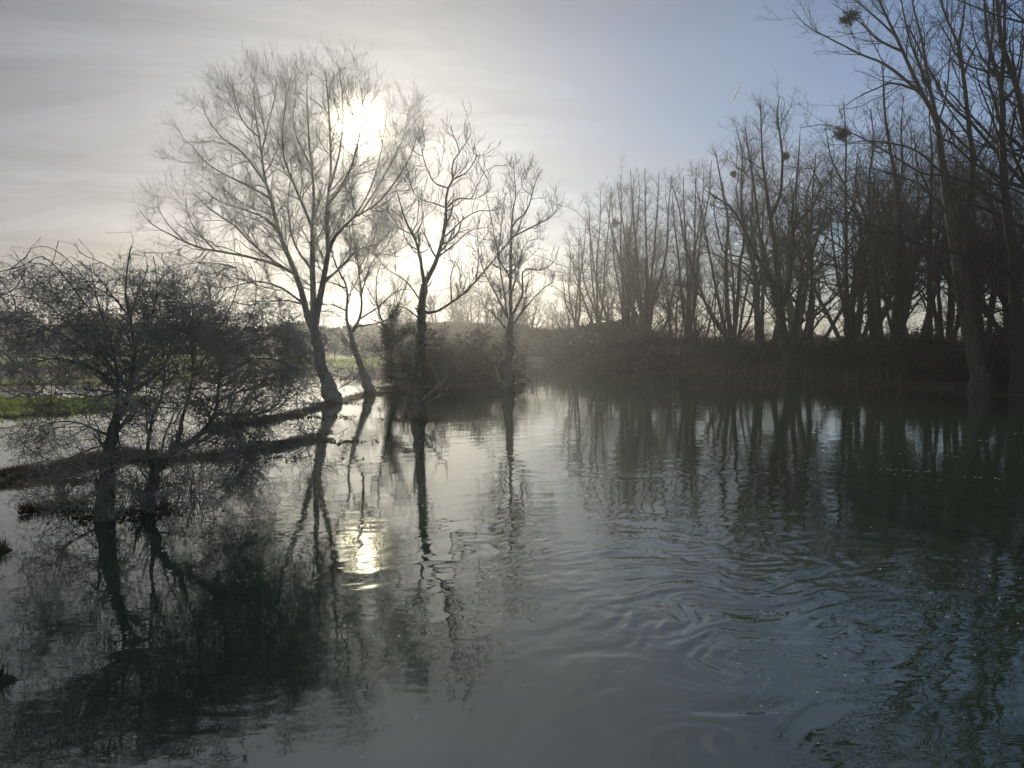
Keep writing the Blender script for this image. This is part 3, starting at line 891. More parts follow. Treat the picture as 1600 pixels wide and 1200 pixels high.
HT['w1325'] = hand_tree('willow_tree', 'willow', 'wood', [
    ([(1328, 585), (1326, 545), (1324, 500), (1322, 470)], 17, 13, 0.0),
    ([(1322, 475), (1322, 420), (1322, 340), (1321, 280), (1322, 220), (1318, 160)], 8, 2, 1),
    ([(1324, 500), (1340, 450), (1352, 400), (1358, 340), (1358, 280), (1365, 220), (1360, 170)], 8, 2, -2),
    ([(1324, 510), (1312, 450), (1304, 400), (1298, 340), (1300, 260)], 6, 1.5, 2),
    ([(1322, 300), (1300, 250), (1290, 200)], 4, 1.3, -2),
    ([(1321, 340), (1340, 300), (1345, 250)], 4, 1.3, 2),
], 'bare black trunk forking low, first right of the ivy clad willow', 'tree', bark_m=M_BARKD, seed=46, dens=1.1)

HT['w1400'] = hand_tree('willow_tree', 'willow', 'wood', [
    ([(1402, 590), (1400, 550), (1398, 510), (1405, 450), (1408, 385)], 17, 12, 0.0),
    ([(1408, 390), (1402, 297), (1392, 240), (1383, 180), (1380, 120), (1378, 100)], 9, 2, 1),
    ([(1400, 540), (1385, 480), (1378, 420), (1372, 380)], 7, 2, -2),
    ([(1404, 470), (1425, 430), (1432, 370), (1435, 300), (1430, 240)], 7, 2, 2),
    ([(1406, 320), (1410, 260), (1408, 200), (1412, 150)], 5, 1.5, -2),
], 'bare tree with a slightly bowed trunk just left of the leaning poplar group', 'tree', bark_m=M_BARKD, seed=47, dens=1.1,
    ivy=[(0, .1, .6, .5, 50)])

HT['w1454'] = hand_tree('poplar_tree', 'poplar', 'wood', [
    ([(1450, 592), (1452, 520), (1453, 440), (1453, 360)], 12, 9, 0.0),
    ([(1453, 365), (1455, 300), (1456, 240), (1452, 180), (1455, 130)], 8, 1.5, 1),
    ([(1453, 420), (1470, 380), (1480, 340)], 5, 1.5, 2),
    ([(1452, 300), (1435, 260), (1428, 210)], 4, 1.5, -2),
], 'straight slim trunk right beside the leaning poplar, seen just to its left', 'tree', bark_m=M_BARKD, seed=48, dens=1.1)

# fan of upright poplars left of the wood
def fan(px, py, tops, w, seed, label, ym=None, depth=2.0):
    r = random.Random(seed)
    L = [([(px, py), (px, py - 25), (px + 1, py - 55)], w * 1.5, w * 1.35, 0.0)]
    for i, (tx, ty) in enumerate(tops):
        sx = px + (tx - px) * .12; sy = py - 50 - r.uniform(-8, 8)
        mx = px + (tx - px) * .62 + r.uniform(-6, 6); my = py - 50 - (py - 50 - ty) * .5
        qx = px + (tx - px) * .36 + r.uniform(-4, 4); qy = py - 50 - (py - 50 - ty) * .24
        L.append(([(px, sy), (qx, qy), (mx, my), (px + (tx - px) * .86, py - 50 - (py - 50 - ty) * .78), (tx, ty)], w * r.uniform(.5, .8), 1.2, r.uniform(-depth, depth)))
    return hand_tree('poplar_tree', 'poplar', 'poplar', L, label, 'tree', 'upright poplars at the left end of the wood', M_BARKD, M_TWIG, seed, dens=1.25, Ks=12)

fan(1010, 574, [(965, 285), (985, 265), (1008, 262), (1030, 268), (1050, 275), (948, 320)], 10, 61,
    'tallest upright poplar at the left end of the wood, above the evergreen bush')
fan(935, 570, [(905, 360), (920, 320), (938, 300), (955, 290), (890, 390)], 7, 62,
    'upright poplar with a fine brush of twigs, second from the left end of the wood')
fan(900, 568, [(878, 430), (890, 385), (905, 372), (915, 350)], 6, 63, 'lowest upright poplar at the left end of the wood where it meets the open sky')
fan(1075, 575, [(1050, 300), (1068, 275), (1088, 262), (1100, 270), (1112, 250)], 9, 64,
    'upright poplar between the tallest of the fan and the many stemmed willow')
fan(975, 572, [(955, 300), (970, 272), (990, 280), (1000, 290)], 7, 65, 'upright poplar squeezed between the tallest one and its brushy neighbour')


# ---- generic bare trees for the depth of the wood
def auto_tree(seed, height, spec, stems, lean, tall):
    r = np.random.default_rng(seed)
    Ks = 12
    P = []; R = []
    for s in range(stems):
        a = r.uniform(0, 2 * math.pi); l = lean * r.uniform(.3, 1)
        hh = height * r.uniform(.75, 1)
        pts = [(0, 0, -.5)]
        for k in range(1, 6):
            t = k / 5
            pts.append((math.cos(a) * l * t ** .8 * hh * .34 + r.normal(0, .55) * t, math.sin(a) * l * t ** .8 * hh * .34 + r.normal(0, .55) * t, hh * t))
        p, q = resample(pts, [(.27 if stems < 3 else .18) * (1 - k / 5) ** .85 + .008 for k in range(6)], Ks)
        P.append(p); R.append(q)
    P = np.array(P); R = np.array(R)
    # main limbs
    lim, lr = grow(P, R, .75 if tall else 1.0, height * .36, .4, .5 if tall else .8, .22, .4, .5, Ks, .55, .11, .03, r, .22, .92, .6)
    tg = Geo(); tubes(tg, P, R, 9, .04, r); tubes(tg, lim, lr, 5)
    A = np.concatenate([P, lim]); B = np.concatenate([R, lr])
    cg, _ = crown_geo(A, B, spec, seed + 5, .95)
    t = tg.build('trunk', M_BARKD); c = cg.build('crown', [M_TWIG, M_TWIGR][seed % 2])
    return t, c


VAR = [auto_tree(s, h, sp_, st, ln, tl) for (s, h, sp_, st, ln, tl) in
       [(101, 22, 'wood', 1, .3, True), (102, 22, 'wood', 2, .5, True), (103, 22, 'wood', 3, .7, True), (104, 20, 'wood', 4, .9, True),
        (105, 22, 'wood', 2, .9, False), (106, 22, 'wood', 1, .7, False), (107, 22, 'wood', 3, 1.3, False), (108, 21, 'poplar', 5, 1.0, True)]]
_first = {}


def place_auto(vi, loc, scale, rz, name, label, group, sxy=None):
    if sxy is None: sxy = rr_.uniform(.8, 1.6)
    t, c = VAR[vi]
    root = empty(name, loc, rz)
    root.scale = (scale * sxy, scale * sxy, scale)
    root.rotation_euler = (rr_.gauss(0, .055), rr_.gauss(0, .055), rz)
    tag(root, label, 'tree', group)
    if vi not in _first:
        _first[vi] = 1; t.parent = root; c.parent = root
    else:
        for ch in (t, c):
            k = ch.copy(); COL.objects.link(k); k.parent = root
    return root


SKY = [(600, 470), (700, 440), (760, 420), (870, 430), (900, 375), (930, 310), (960, 285), (1050, 285), (1090, 290), (1110, 260), (1150, 230), (1190, 175), (1230, 190), (1300, 165), (1400, 140), (1620, 120), (1800, 100)]
_skx = [a for a, b_ in SKY]; _sky = [b_ for a, b_ in SKY]
rr_ = random.Random(5)
rows = []
px = 905.0
while px < 1720:                                   # first row just behind the bank
    rows.append((px + rr_.uniform(-9, 9), 1.10 + rr_.uniform(-.03, .06), 0)); px += rr_.uniform(45, 105)
px = 880.0
while px < 1700:
    rows.append((px + rr_.uniform(-9, 9), 1.32 + rr_.uniform(-.06, .08), 1)); px += rr_.uniform(42, 90)
px = 890.0
while px < 1700:
    rows.append((px + rr_.uniform(-9, 9), 1.62 + rr_.uniform(-.08, .12), 2)); px += rr_.uniform(34, 72)
LAND = [(1241, 'ivy clad willow'), (1150, 'many stemmed willow'), (1532, 'leaning poplar'), (1593, 'edge poplar'), (1010, 'tallest upright poplar'),
        (1402, 'bowed trunk'), (1325, 'low forking trunk'), (935, 'brushy upright poplar')]
rows = [q for q in rows if not (q[2] == 0 and 1440 < q[0] < 1640)]
for i, (px, k, row) in enumerate(rows):
    s = (px - 800) / FPX
    Yt = float(shoreY(s)) * k
    top = np.interp(px, _skx, _sky) + rr_.uniform(0, 90) + 14 * row
    hgt = (533 - top) / FPX * Yt + H
    vi = rr_.randrange(8)
    loc = (s * Yt, Yt, float(terrain(np.array([s * Yt]), np.array([Yt]))[0]) - .1)
    lm = min(LAND, key=lambda q: abs(q[0] - px))
    stem = {0: 'single stemmed', 1: 'twin stemmed', 2: 'three stemmed', 3: 'four stemmed', 4: 'spreading twin stemmed', 5: 'spreading single stemmed',
            6: 'wide three stemmed', 7: 'five stemmed'}[vi]
    stem = stem.replace('spreading ', 'broad ')
    where = ('left of' if px < lm[0] - 8 else 'right of' if px > lm[0] + 8 else 'behind') + ' the ' + lm[1]
    place_auto(vi, loc, hgt / 22.5, rr_.uniform(0, 6.28), 'bare_tree',
               [stem + ' bare tree in the front rank ' + where,
                stem + ' bare tree deeper in ' + where,
                'bare tree at the back of the right bank wood, seen through the others'][row],
               ['bare trees in the front rank of the wood', 'bare trees in the middle of the wood', 'bare trees at the back of the wood'][row])
for i, (px, Yt, hh) in enumerate([(1660, 52, 33), (1720, 58, 34), (1800, 50, 32), (1880, 56, 34), (1760, 47, 30), (1980, 52, 33), (1790, 42, 33), (1960, 40, 31)]):
    s = (px - 800) / FPX
    place_auto([1, 4, 2, 0, 5, 6, 4, 2][i], (s * Yt, Yt, -.1), hh / 22.5, i * 1.3, 'bare_tree', 'tall bare tree beyond the poplar at the right edge', 'tall bare trees past the right edge', 1.0)
# behind the middle of the river
for i in range(22):
    px = 610 + i * 13.5 + rr_.uniform(-6, 6)
    s = (px - 800) / FPX; Yt = rr_.uniform(135, 215)
    top = np.interp(px, [600, 680, 760, 830, 870, 920], [470, 425, 415, 425, 440, 430]) + rr_.uniform(-6, 35)
    hgt = (533 - top) / FPX * Yt + H
    loc = (s * Yt, Yt, 0.0)
    place_auto(rr_.choice([2, 3, 4, 5]), loc, hgt / 22.5, rr_.uniform(0, 6.28), 'bare_tree',
               'distant bare tree beyond the bend of the river in the centre', 'bare trees beyond the river bend', 1.25)
# meadow edge on the far left
for i in range(12):
    px = -60 + i * 58 + rr_.uniform(-16, 16)
    s = (px - 800) / FPX; Yt = rr_.uniform(188, 206)
    hgt = rr_.uniform(6, 9.5)
    place_auto(rr_.choice([2, 3, 4, 5]), (s * Yt, Yt, 0.0), hgt / 22.5, rr_.uniform(0, 6.28), 'bare_tree',
               'small bare tree in the hedge line on the far side of the meadow', 'bare trees along the far hedge', 1.7)


# ------------------------------------------------------------------ shrubs and undergrowth
def scrub(name, label, base, w, h, n, seed, twig, cat='shrub', arch=.9, leaves=0, leaf_m=None, group=None, lean=(0, 0)):
    r = np.random.default_rng(seed)
    Ks = 9
    a = r.uniform(0, 2 * math.pi, n); l = r.uniform(.1, 1, n) ** .7
    b = np.stack([np.cos(a) * l * w * .35, np.sin(a) * l * w * .35, -.3 * np.ones(n)], 1)
    d = norm(np.stack([np.cos(a) * l * arch + lean[0], np.sin(a) * l * arch + lean[1], np.ones(n)], 1))
    P = np.empty((n, Ks, 3)); P[:, 0] = b
    ln = h * r.uniform(.55, 1.25, n)
    for k in range(1, Ks):
        d = norm(d + np.stack([np.cos(a) * l * .12, np.sin(a) * l * .12, -.10 * l * k / 3], 1) + r.standard_normal((n, 3)) * .08)
        P[:, k] = P[:, k - 1] + d * (ln / (Ks - 1))[:, None]
    R = np.linspace(1, .2, Ks)[None] * (.045 * r.uniform(.5, 1.3, n))[:, None]
    root = empty(name, base); tag(root, label, cat, group)
    tg = Geo(); tubes(tg, P, R, 5); tg.build('stems', M_BARKD, root)
    cg, lv = crown_geo(P, R, 'scrub', seed + 9, 1.0)
    cg.build('twigs', twig, root)
    if leaves:
        lg = Geo(); tips = np.concatenate([P[:, 3:].reshape(-1, 3), lv[0][0][:, 2:].reshape(-1, 3)])
        tips = tips[tips[:, 2] > 0]
        tips = tips[r.permutation(len(tips))[:leaves]]
        leaf_cloud(lg, tips, .45, 14, .085, r)
        lg.build('foliage', leaf_m or M_IVYD, root, smooth=False)
    return root


def gl(px, Y, z=0.0): return ((px - 800) / FPX * Y, Y, z)


scrub('willow_shrub', 'dark tangle of leafless scrub at the water edge right of the ash trunk', gl(700, 62), 4.8, 5.0, 100, 201, M_TWIG, leaves=1300)
scrub('willow_shrub', 'dark low scrub wrapped round the foot of the short bending willow', gl(650, 62), 2.2, 3.8, 40, 202, M_TWIG, leaves=500)
scrub('willow_shrub', 'scrub on the river side of the centre clump, thinning towards the small ash', gl(752, 68), 2.4, 3.0, 40, 203, M_TWIG, leaves=500)
scrub('evergreen_bush', 'dark rounded evergreen bush on the bank below the upright poplars', gl(985, 95), 8.5, 6.5, 110, 204, M_TWIG, 'bush', leaves=3600, leaf_m=M_IVY)
scrub('evergreen_bush', 'lower dark evergreen bush left of the rounded one', gl(915, 108), 8.0, 5.0, 90, 205, M_TWIG, 'bush', leaves=2600, leaf_m=M_IVY)
scrub('willow_shrub', 'big brown thicket of drooping twigs behind the reeds', gl(1080, 90), 7.5, 9.5, 150, 206, M_TWIGR, leaves=0)
scrub('willow_shrub', 'brown thicket leaning over the reeds at their left end', gl(1060, 84), 4.5, 5.5, 100, 207, M_TWIGR, leaves=0)
scrub('willow_shrub', 'thicket of brown twigs between the reeds and the ivy clad willow', gl(1165, 80), 5, 5.0, 90, 208, M_TWIGR, leaves=500)
for i, (px, Yt, w, h, lf) in enumerate([(1290, 78, 4.5, 3.6, 900), (1360, 76, 5, 3.8, 900), (1430, 72, 5, 4.2, 1600), (1490, 68, 5, 4.4, 1600),
                                        (1570, 64, 5, 4.6, 1600), (1640, 62, 5, 4.6, 1600)]):
    scrub('bramble_bush', ['low brambles right of the ivy clad willow', 'low brambles behind the bowed trunk',
                           'taller dark brambles filling the bank left of the leaning poplar', 'black bramble mound directly behind the leaning poplar',
                           'black bramble mound between the leaning poplar and the edge poplar', 'bramble mound beyond the right edge poplar'][i],
          gl(px, Yt), w, h, 80, 220 + i, M_TWIGY, 'bush', leaves=lf)


def carpet(name, spots, hgt, size, n, mat_, seed, label=None):
    """a mass nobody could count: twigs and leaves over an area"""
    r = np.random.default_rng(seed)
    geo = Geo()
    c = []
    for (x0, x1, k0, k1, h0, h1, m_) in spots:
        px = r.uniform(x0, x1, m_); k = r.uniform(k0, k1, m_)
        s = (px - 800) / FPX; Yt = shoreY(s) * k
        x = s * Yt
        hh = h0 + (h1 - h0) * (0.35 + 1.5 * fbm(x * .35, Yt * .2, 3))
        z = terrain(x, Yt) + r.uniform(0, 1, m_) ** 1.2 * np.maximum(hh, .2)
        c.append(np.stack([x, Yt, z], 1))
    c = np.concatenate(c)
    leaf_cloud(geo, c, hgt, n, size, r)
    o = geo.build(name, mat_, smooth=False)
    tag(o, kind='stuff')
    return o


carpet('undergrowth', [(860, 1150, 1.02, 1.35, 1.0, 3.6, 9000), (1100, 1700, 1.04, 1.35, .6, 2.6, 13000), (1380, 1700, 1.02, 1.2, 1.0, 3.6, 8000)],
       .35, .09, 9, M_IVYD, 301)
# twiggy part of the undergrowth
r = np.random.default_rng(302)
m_ = 7000
px = r.uniform(850, 1720, m_); s = (px - 800) / FPX; Yt = shoreY(s) * r.uniform(1.01, 1.75, m_)
b0 = np.stack([s * Yt, Yt, terrain(s * Yt, Yt)], 1)
d = norm(np.stack([r.normal(0, .5, m_), r.normal(0, .5, m_), np.ones(m_)], 1))
P = np.empty((m_, 6, 3)); P[:, 0] = b0
ln = 1.0 + 5.5 * r.uniform(0, 1, m_) ** 2.0
for k in range(1, 6):
    d = norm(d + r.standard_normal((m_, 3)) * .22 + np.array([0, 0, -.05 * k])); P[:, k] = P[:, k - 1] + d * (ln / 5)[:, None]
geo = Geo(); R = np.linspace(1, .3, 6)[None] * r.uniform(.008, .03, m_)[:, None]
tubes(geo, P, R, 3)
C, RR = grow(P, R, 2.0, 1.1, .4, .8, .3, .1, .4, 4, .6, .012, .008, r)
tubes(geo, C, RR, 3)
tag(geo.build('sapling_thicket', M_TWIG), kind='stuff')

# far side: hedges and woods too distant to count
r = np.random.default_rng(303)
geo = Geo()
def hedge(x0, x1, Y0, Y1, hfun, n, size):
    px = r.uniform(x0, x1, n); Yt = r.uniform(Y0, Y1, n); x = (px - 800) / FPX * Yt
    hh = hfun(px) * (1 + .25 * fbm(x * .06, Yt * .02, 3))
    z = hh * r.uniform(0, 1, n) ** .75
    leaf_cloud(geo, np.stack([x, Yt, z], 1), .5, 5, size, r)
hedge(-600, 700, 196, 214, lambda p: np.interp(p, [-500, 0, 60, 90, 200, 240, 420, 480, 620, 700], [6, 6, 6, 6.5, 8.2, 7.6, 7.0, 7.0, 7.6, 8.2]), 34000, .40)
hedge(560, 1000, 150, 200, lambda p: np.interp(p, [560, 640, 760, 860, 960], [2, 7, 6.5, 6.5, 7]), 26000, .30)
hedge(850, 2300, 230, 270, lambda p: 3.6 + 2.4 * np.sin(p * .021) + 1.6 * np.sin(p * .057), 14000, .5)
tag(geo.build('far_hedgerow', M_HEDGE, smooth=False), kind='stuff')


# ------------------------------------------------------------------ reeds, grass, brambles in the water
def blades(name, base, hgt, wid, r, mat_, lean=.25, build=True, geo=None):
    n = len(base)
    a = r.uniform(0, 2 * math.pi, n); h = hgt * r.uniform(.5, 1.2, n)
    side = np.stack([np.cos(a), np.sin(a), np.zeros(n)], 1) * wid[..., None] if hasattr(wid, 'shape') else np.stack([np.cos(a), np.sin(a), np.zeros(n)], 1) * wid
    ld = r.standard_normal((n, 3)) * lean; ld[:, 2] = 1; ld = norm(ld)
    mid = base + ld * h[:, None] * .55
    ld2 = norm(ld + r.standard_normal((n, 3)) * lean * np.array([1, 1, .3]))
    top = mid + ld2 * h[:, None] * .45
    v = np.stack([base - side, base + side, mid - side * .8, mid + side * .8, top], 1).reshape(-1, 3)
    i = np.arange(n)[:, None] * 5
    geo = geo or Geo()
    geo.add(v, (i + np.array([[0, 1, 3, 2]])), (i + np.array([[2, 3, 4]])))
    return (geo.build(name, mat_, smooth=False) if build else geo), top


def band(x0, x1, k0, k1, n, r):
    px = r.uniform(x0, x1, n); s = (px - 800) / FPX; Yt = shoreY(s) * r.uniform(k0, k1, n)
    x = s * Yt
    return np.stack([x, Yt, np.maximum(terrain(x, Yt), -.05) - .05], 1)


r = np.random.default_rng(400)
b_ = np.concatenate([band(1130, 1260, .985, 1.05, 900, r), band(990, 1130, .99, 1.06, 4200, r), band(1260, 1420, .99, 1.04, 260, r), band(880, 1000, .99, 1.04, 260, r)])
o, tops = blades('reed_bed', b_, 1.45, .012, r, M_REED, .12)
tag(o, kind='stuff')
b_ = band(1000, 1062, 1.01, 1.05, 480, r); b_[:, 2] += 1.0
geo, tops = blades('x', b_, 1.1, .008, r, M_REED, .08, build=False)
leaf_cloud(geo, tops, .09, 10, .055, r, 1.8)
o = geo.build('reed_plumes', M_PLUME, smooth=False); tag(o, kind='stuff')

# meadow and bank grass
r = np.random.default_rng(410)
n = 420000
xs = np.concatenate([r.uniform(-34, -4, n // 2), r.uniform(-75, 0, n // 2)]); ys = np.concatenate([r.uniform(12, 56, n // 2), r.uniform(50, 135, n // 2)])
z = terrain(xs, ys); ok = (z > .015) & (xs / ys > -.80) & (ys > 26) & ((ys > 62) | (xs < -19))
b_ = np.stack([xs, ys, z - .02], 1)[ok]
blob = fbm(b_[:, 0] * .3, b_[:, 1] * .3, 2)
far = b_[:, 1] / 40
o, _ = blades('meadow_grass', b_, .13 + .03 * far.mean(), .012, r, M_GRASS, .5)
tag(o, kind='stuff')
# dead rank grass along the mud spits
bb = []
for (w, ws, hh), cnt in zip(_rw, [4200, 2600, 4600, 0, 0, 0, 500, 500, 200, 3000]):
    if not cnt: continue
    k = r.integers(0, len(w) - 1, cnt); t = r.uniform(0, 1, cnt)[:, None]
    p = w[k] * (1 - t) + w[k + 1] * t
    ww = ws[k] * (1 - t[:, 0]) + ws[k + 1] * t[:, 0]
    p = p + r.standard_normal((cnt, 2)) * (ww * .45)[:, None]
    zz = terrain(p[:, 0], p[:, 1])
    bb.append(np.stack([p[:, 0], p[:, 1], np.maximum(zz, -.06)], 1)[zz > -.05])
bb = np.concatenate(bb)
o, _ = blades('rank_grass', bb, .20, .006, r, M_DEAD, .45)
tag(o, kind='stuff')

# flooded bramble and withy clumps round the hawthorn feet
for i, (px, py, w, h, n, lab) in enumerate([
    (300, 772, 1.1, 1.7, 60, 'flooded bramble clump just right of the sprawling hawthorn foot'),
    (205, 778, .8, 1.5, 40, 'flooded bramble clump between the two hawthorn trunks'),
    (105, 790, .9, .9, 45, 'low bramble clump at the water line left of the thick hawthorn trunk'),
    (385, 768, .7, .8, 30, 'small twiggy clump in the water under the right hand hawthorn boughs'),
    (255, 790, .7, .9, 40, 'low dark tussock at the foot of the sprawling hawthorn')]):
    p = ground(px, py); r = np.random.default_rng(500 + i)
    root = empty('bramble_clump', (p[0], p[1], 0)); tag(root, lab, 'bramble')
    a = r.uniform(0, 6.28, n); l = r.uniform(0, 1, n)
    P = np.empty((n, 8, 3)); P[:, 0] = np.stack([np.cos(a) * l * w * .6, np.sin(a) * l * w * .5, -.15 * np.ones(n)], 1)
    d = norm(np.stack([np.cos(a) * l * .5, np.sin(a) * l * .5, np.ones(n)], 1))
    ln = h * r.uniform(.4, 1.2, n)
    for k in range(1, 8):
        d = norm(d + r.standard_normal((n, 3)) * .16 + np.array([0, 0, -.05 * k])); P[:, k] = P[:, k - 1] + d * (ln / 7)[:, None]
    R = np.linspace(1, .4, 8)[None] * r.uniform(.004, .010, n)[:, None]
    sg = Geo(); tubes(sg, P, R, 4); sg.build('stems', M_TWIG, root)
    C, RR = grow(P, R, 7, .32, .4, .9, .3, .1, .5, 4, .6, .004, .003, r)
    cg = Geo(); tubes(cg, C, RR, 3)
    C2, R2 = grow(C, RR, 10, .14, .4, .9, .3, .1, .5, 3, .6, .003, .0025, r); tubes(cg, C2, R2, 3)
    cg.build('twigs', M_TWIG, root)


# drowned leaves and twigs caught against the trunks and along the spits
r = np.random.default_rng(560)
cc = []
for (px, py, sx, sy, n) in [(168, 806, .5, .3, 70), (232, 797, .5, .3, 70), (521, 630, 1.0, .6, 220), (580, 618, .8, .5, 160), (654, 656, .7, .5, 200),
                            (793, 612, .7, .5, 160), (1240, 597, 1.4, .8, 260), (1532, 614, 1.3, .7, 260), (1592, 618, 1.2, .7, 220), (60, 752, 1.0, .25, 260),
                            (330, 716, 1.4, .3, 300), (480, 690, 1.2, .3, 240), (450, 652, 1.6, .4, 260)]:
    p = ground(px, py)
    cc.append(np.stack([p[0] + r.normal(0, sx, n), p[1] - .1 + r.normal(0, sy, n), r.uniform(.0, .03, n)], 1))
geo = Geo(); leaf_cloud(geo, np.concatenate(cc), .06, 5, .035, r, .15)
tag(geo.build('flood_debris', M_DEAD, smooth=False), kind='stuff')

# ------------------------------------------------------------------ mistletoe, nests
def mistletoe(px, py, Y, rad, label, seed):
    r = np.random.default_rng(seed)
    p = at(px, py, Y)
    root = empty('mistletoe_clump', p); tag(root, label, 'mistletoe', 'mistletoe balls in the tree tops')
    n = 90
    d = norm(r.standard_normal((n, 3)) + np.array([0, 0, -.15]))
    P = np.empty((n, 5, 3)); P[:, 0] = 0
    for k in range(1, 5):
        d = norm(d + r.standard_normal((n, 3)) * .2); P[:, k] = P[:, k - 1] + d * (rad * r.uniform(.7, 1.15, n) / 4)[:, None]
    R = np.linspace(1, .5, 5)[None] * .014 * np.ones((n, 1))
    sg = Geo(); tubes(sg, P, R, 3)
    C, RR = grow(P, R, 6 / rad * .8, rad * .4, .3, .6, .2, 0, .3, 3, .7, .01, .007, r); tubes(sg, C, RR, 3)
    sg.build('stems', M_MIST, root)
    lg = Geo(); leaf_cloud(lg, C[:, -1], rad * .14, 4, .04, r); lg.build('leaves', M_MIST, root, smooth=False)


b41 = HT['pop1'][4]
mistletoe(1327, 27, b41[1] - 3.6, .62, 'mistletoe ball highest in the picture, in the top left boughs of the leaning poplar', 701)
mistletoe(1314, 208, b41[1] + 1.4, .60, 'dense dark mistletoe ball on the drooping left bough of the leaning poplar', 702)
mistletoe(1228, 244, 76, .36, 'small mistletoe ball among the twigs above the ivy clad willow', 703)
mistletoe(1146, 272, 82, .34, 'small dark mistletoe ball in the top of the many stemmed willow', 704)
mistletoe(962, 347, 98, .62, 'small mistletoe ball in the upright poplars left of the wood', 705)

# ------------------------------------------------------------------ buildings beyond the meadow
def wallmat(name, c0, c1, sc):
    m, g, b, out = mat(name)
    tc = g.n('ShaderNodeTexCoord')
    br = g.n('ShaderNodeTexBrick'); g.t.links.new(tc.outputs['Object'], br.inputs[0])
    br.inputs['Scale'].default_value = sc
    br.inputs['Color1'].default_value = (*c0, 1); br.inputs['Color2'].default_value = (*c1, 1)
    br.inputs['Mortar'].default_value = (c0[0] * .5, c0[1] * .5, c0[2] * .5, 1)
    g.put(b.inputs['Base Color'], br.outputs[0]); b.inputs['Roughness'].default_value = .9
    return m


M_BRICK = wallmat('brick', (.16, .09, .06), (.22, .12, .08), 3.0)
M_TILE = wallmat('roof_tiles', (.07, .05, .045), (.10, .07, .06), 2.5)
M_GLASS = plain('window_glass', (.02, .025, .03), (.04, .045, .05), 1, .1, None, .5)


def box(geo, x0, x1, y0, y1, z0, z1):
    v = [(x, y, z) for z in (z0, z1) for y in (y0, y1) for x in (x0, x1)]
    geo.add(v, [(0, 2, 3, 1), (4, 5, 7, 6), (0, 1, 5, 4), (2, 6, 7, 3), (0, 4, 6, 2), (1, 3, 7, 5)])


def house(px, Yt, w, d, eave, ridge, hip, label, rz=0.0):
    p = gl(px, Yt)
    root = empty('house', p, rz); tag(root, label, 'house')
    g_ = Geo(); box(g_, -w / 2, w / 2, -d / 2, d / 2, -.3, eave)
    if hip < .5:
        for sx in (-1, 1):
            x = sx * w / 2
            g_.add([(x, -d / 2, eave), (x, d / 2, eave), (x, 0, ridge - .1)], None, [(0, 1, 2)])
    g_.build('wall', M_BRICK, root, smooth=False)
    g_ = Geo(); o_ = .4; hx = w / 2 - hip
    for dz in (0.0, .25):
        g_.add([(-w / 2 - o_, -d / 2 - o_, eave - .15 + dz), (w / 2 + o_, -d / 2 - o_, eave - .15 + dz), (w / 2 + o_, d / 2 + o_, eave - .15 + dz), (-w / 2 - o_, d / 2 + o_, eave - .15 + dz),
                (-hx - (o_ if hip < .5 else 0), 0, ridge + dz), (hx + (o_ if hip < .5 else 0), 0, ridge + dz)],
               [(0, 1, 5, 4), (2, 3, 4, 5)], [(1, 2, 5), (3, 0, 4)] if hip > .5 else None)
    rf = g_.build('roof', M_TILE, root, smooth=False)
    g_ = Geo(); box(g_, hx * .5 - .5, hx * .5 + .5, -.4, .4, ridge - .8, ridge + 1.2); g_.build('chimney', M_BRICK, rf, smooth=False)
    for zf in ((.18, .42), (.62, .84)):
        for k in range(int(w // 3)):
            x = -w / 2 + 1.6 + k * 3.0
            wg = Geo(); box(wg, x - .55, x + .55, -d / 2 - .04, -d / 2 + .06, eave * zf[0], eave * zf[1])
            wg.build('window', M_GLASS, root, smooth=False)


house(22, 186, 13, 8, 6.4, 10.4, 2.4, 'dark hip roofed house at the far left edge of the meadow')
house(150, 190, 17, 9, 5.8, 10.3, 5.0, 'wide house with a long sloping roof seen through the near hawthorn')

# ------------------------------------------------------------------ small floating things
r = np.random.default_rng(800)
geo = Geo()
px = np.concatenate([r.uniform(500, 1600, 170), r.normal(1370, 110, 40), r.normal(1210, 40, 30), r.normal(1430, 80, 30)])
py = np.concatenate([610 + 590 * r.uniform(0, 1, 170) ** 1.6, r.normal(690, 40, 40), r.normal(1060, 40, 30), r.normal(930, 30, 30)])
for x, y in zip(px, py):
    if y < 625 or y > 1230: continue
    p = ground(x, y); k = r.integers(1, 5)
    if r.uniform() < (.62 if y > 760 else .4): continue
    if r.uniform() < .15: k += 6
    for j in range(k):
        q = r.normal(0, 1, 2) * np.array([.16, .025]) * (1 + p[1] / 14)
        c = p[:2] + np.array([q[0] * .93 - q[1] * .36, q[0] * -.36 + q[1] * .93])
        sz = .0018 * math.exp(r.uniform(0, 1.6)) * (1 + p[1] / 32)  # foam flecks grow with distance; the far ones also stand in for glints
        m_ = 7; a = np.arange(m_) * 2 * math.pi / m_
        rad = sz * r.uniform(.6, 1.3, m_)
        ringv = np.stack([c[0] + np.cos(a) * rad * 1.6, c[1] + np.sin(a) * rad, np.full(m_, .004)], 1)
        top = np.array([[c[0], c[1], .004 + sz * .8]])
        bot = ringv.copy(); bot[:, 2] = -.012
        i = np.arange(m_)
        geo.add(np.concatenate([ringv, top, bot]), np.stack([i, m_ + 1 + i, m_ + 1 + (i + 1) % m_, (i + 1) % m_], 1)[:, ::-1],
                np.stack([i, (i + 1) % m_, np.full(m_, m_)], 1))
M_FOAM = plain('foam', (.75, .76, .74), (.9, .9, .88), 20, .4, (1, 1, 1))
tag(geo.build('foam_and_glints', M_FOAM), kind='stuff')

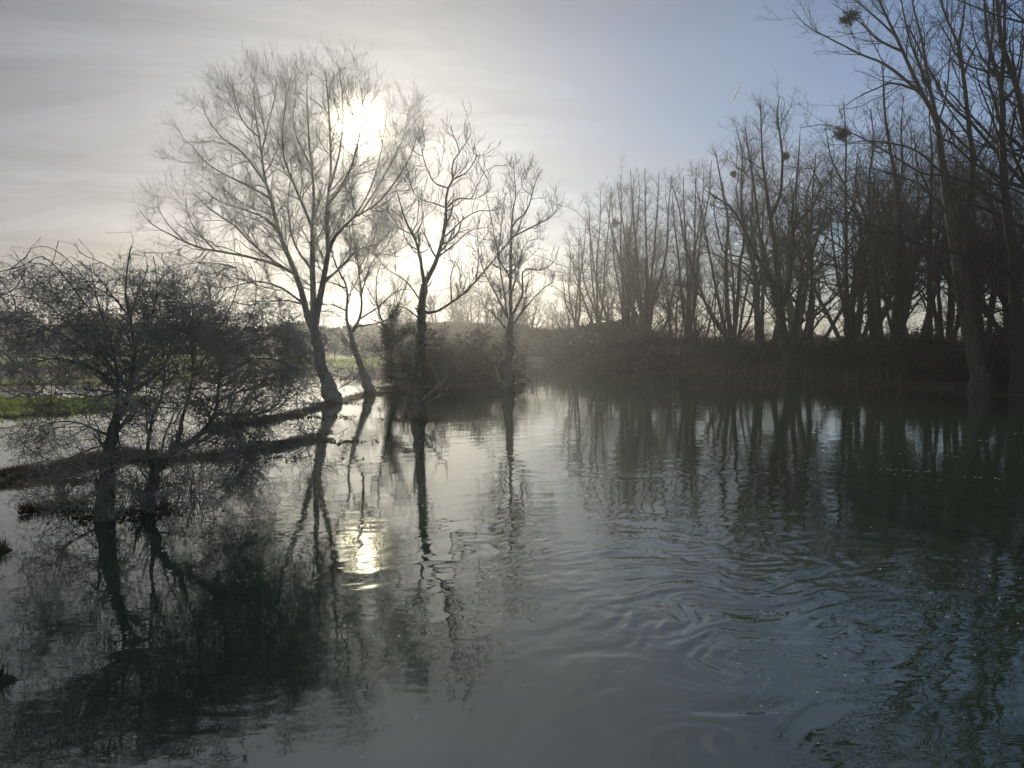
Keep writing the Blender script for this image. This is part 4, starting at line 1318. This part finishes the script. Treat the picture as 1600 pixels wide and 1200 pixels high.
# pale scrap caught by the right bank
p = ground(1437, 597)
g_ = Geo(); rr2 = np.random.default_rng(5)
th = np.linspace(0, math.pi, 7)[:, None]; ph = np.linspace(0, 2 * math.pi, 12, endpoint=False)[None]
rad = .2 * (1 + .18 * rr2.standard_normal((7, 12)))
v = np.stack([np.sin(th) * np.cos(ph) * rad * 1.6, np.sin(th) * np.sin(ph) * rad * .8, np.cos(th) * rad * .55 + .05], -1)
i = np.arange(6)[:, None] * 12; j = np.arange(12)[None]
g_.add(v.reshape(-1, 3), np.stack([i + j, i + 12 + j, i + 12 + (j + 1) % 12, i + (j + 1) % 12], -1).reshape(-1, 4))
o = g_.build('floating_litter', M_FOAM); o.location = (p[0], p[1], 0)
tag(o, 'small pale scrap of litter floating against the dark right bank', 'litter')

# contrail
p0 = at(1145, 157, 22000); p1 = at(1158, 131, 22500)
M_TRAIL = plain('ice_cloud', (.85, .86, .9), (.95, .95, .97), .01, 1, (1, 1, 1))
geo = Geo(); r = np.random.default_rng(9); t = r.uniform(0, 1, 700)[:, None]
c_ = (p1 - p0) * t + r.normal(0, 6, (700, 3)); nn_ = norm(SD + .25 * r.standard_normal((700, 3)))
u_ = norm(np.cross(nn_, [0, 0, 1])) * 14; v_ = norm(np.cross(nn_, u_)) * 14
geo.add(np.stack([c_ - u_, c_ - v_, c_ + u_, c_ + v_], 1).reshape(-1, 3), np.arange(2800).reshape(-1, 4))
o = geo.build('contrail', M_TRAIL); o.location = tuple(p0)
tag(o, 'short white vapour trail slanting in the blue sky left of the tall poplars', 'contrail')

# ------------------------------------------------------------------ haze: one closed box of damp backlit air
g_ = Geo(); box(g_, -700, 700, -45, 1100, -2.2, 36)
m = bpy.data.materials.new('damp_air'); m.use_nodes = True; t = m.node_tree; t.nodes.clear()
o_ = t.nodes.new('ShaderNodeOutputMaterial'); pv = t.nodes.new('ShaderNodeVolumePrincipled')
pv.inputs['Color'].default_value = (.93, .97, 1.0, 1)
pv.inputs['Density'].default_value = HAZE_D
pv.inputs['Anisotropy'].default_value = HAZE_G
t.links.new(pv.outputs[0], o_.inputs['Volume'])
hz = g_.build('haze', m, smooth=False); tag(hz, kind='stuff')
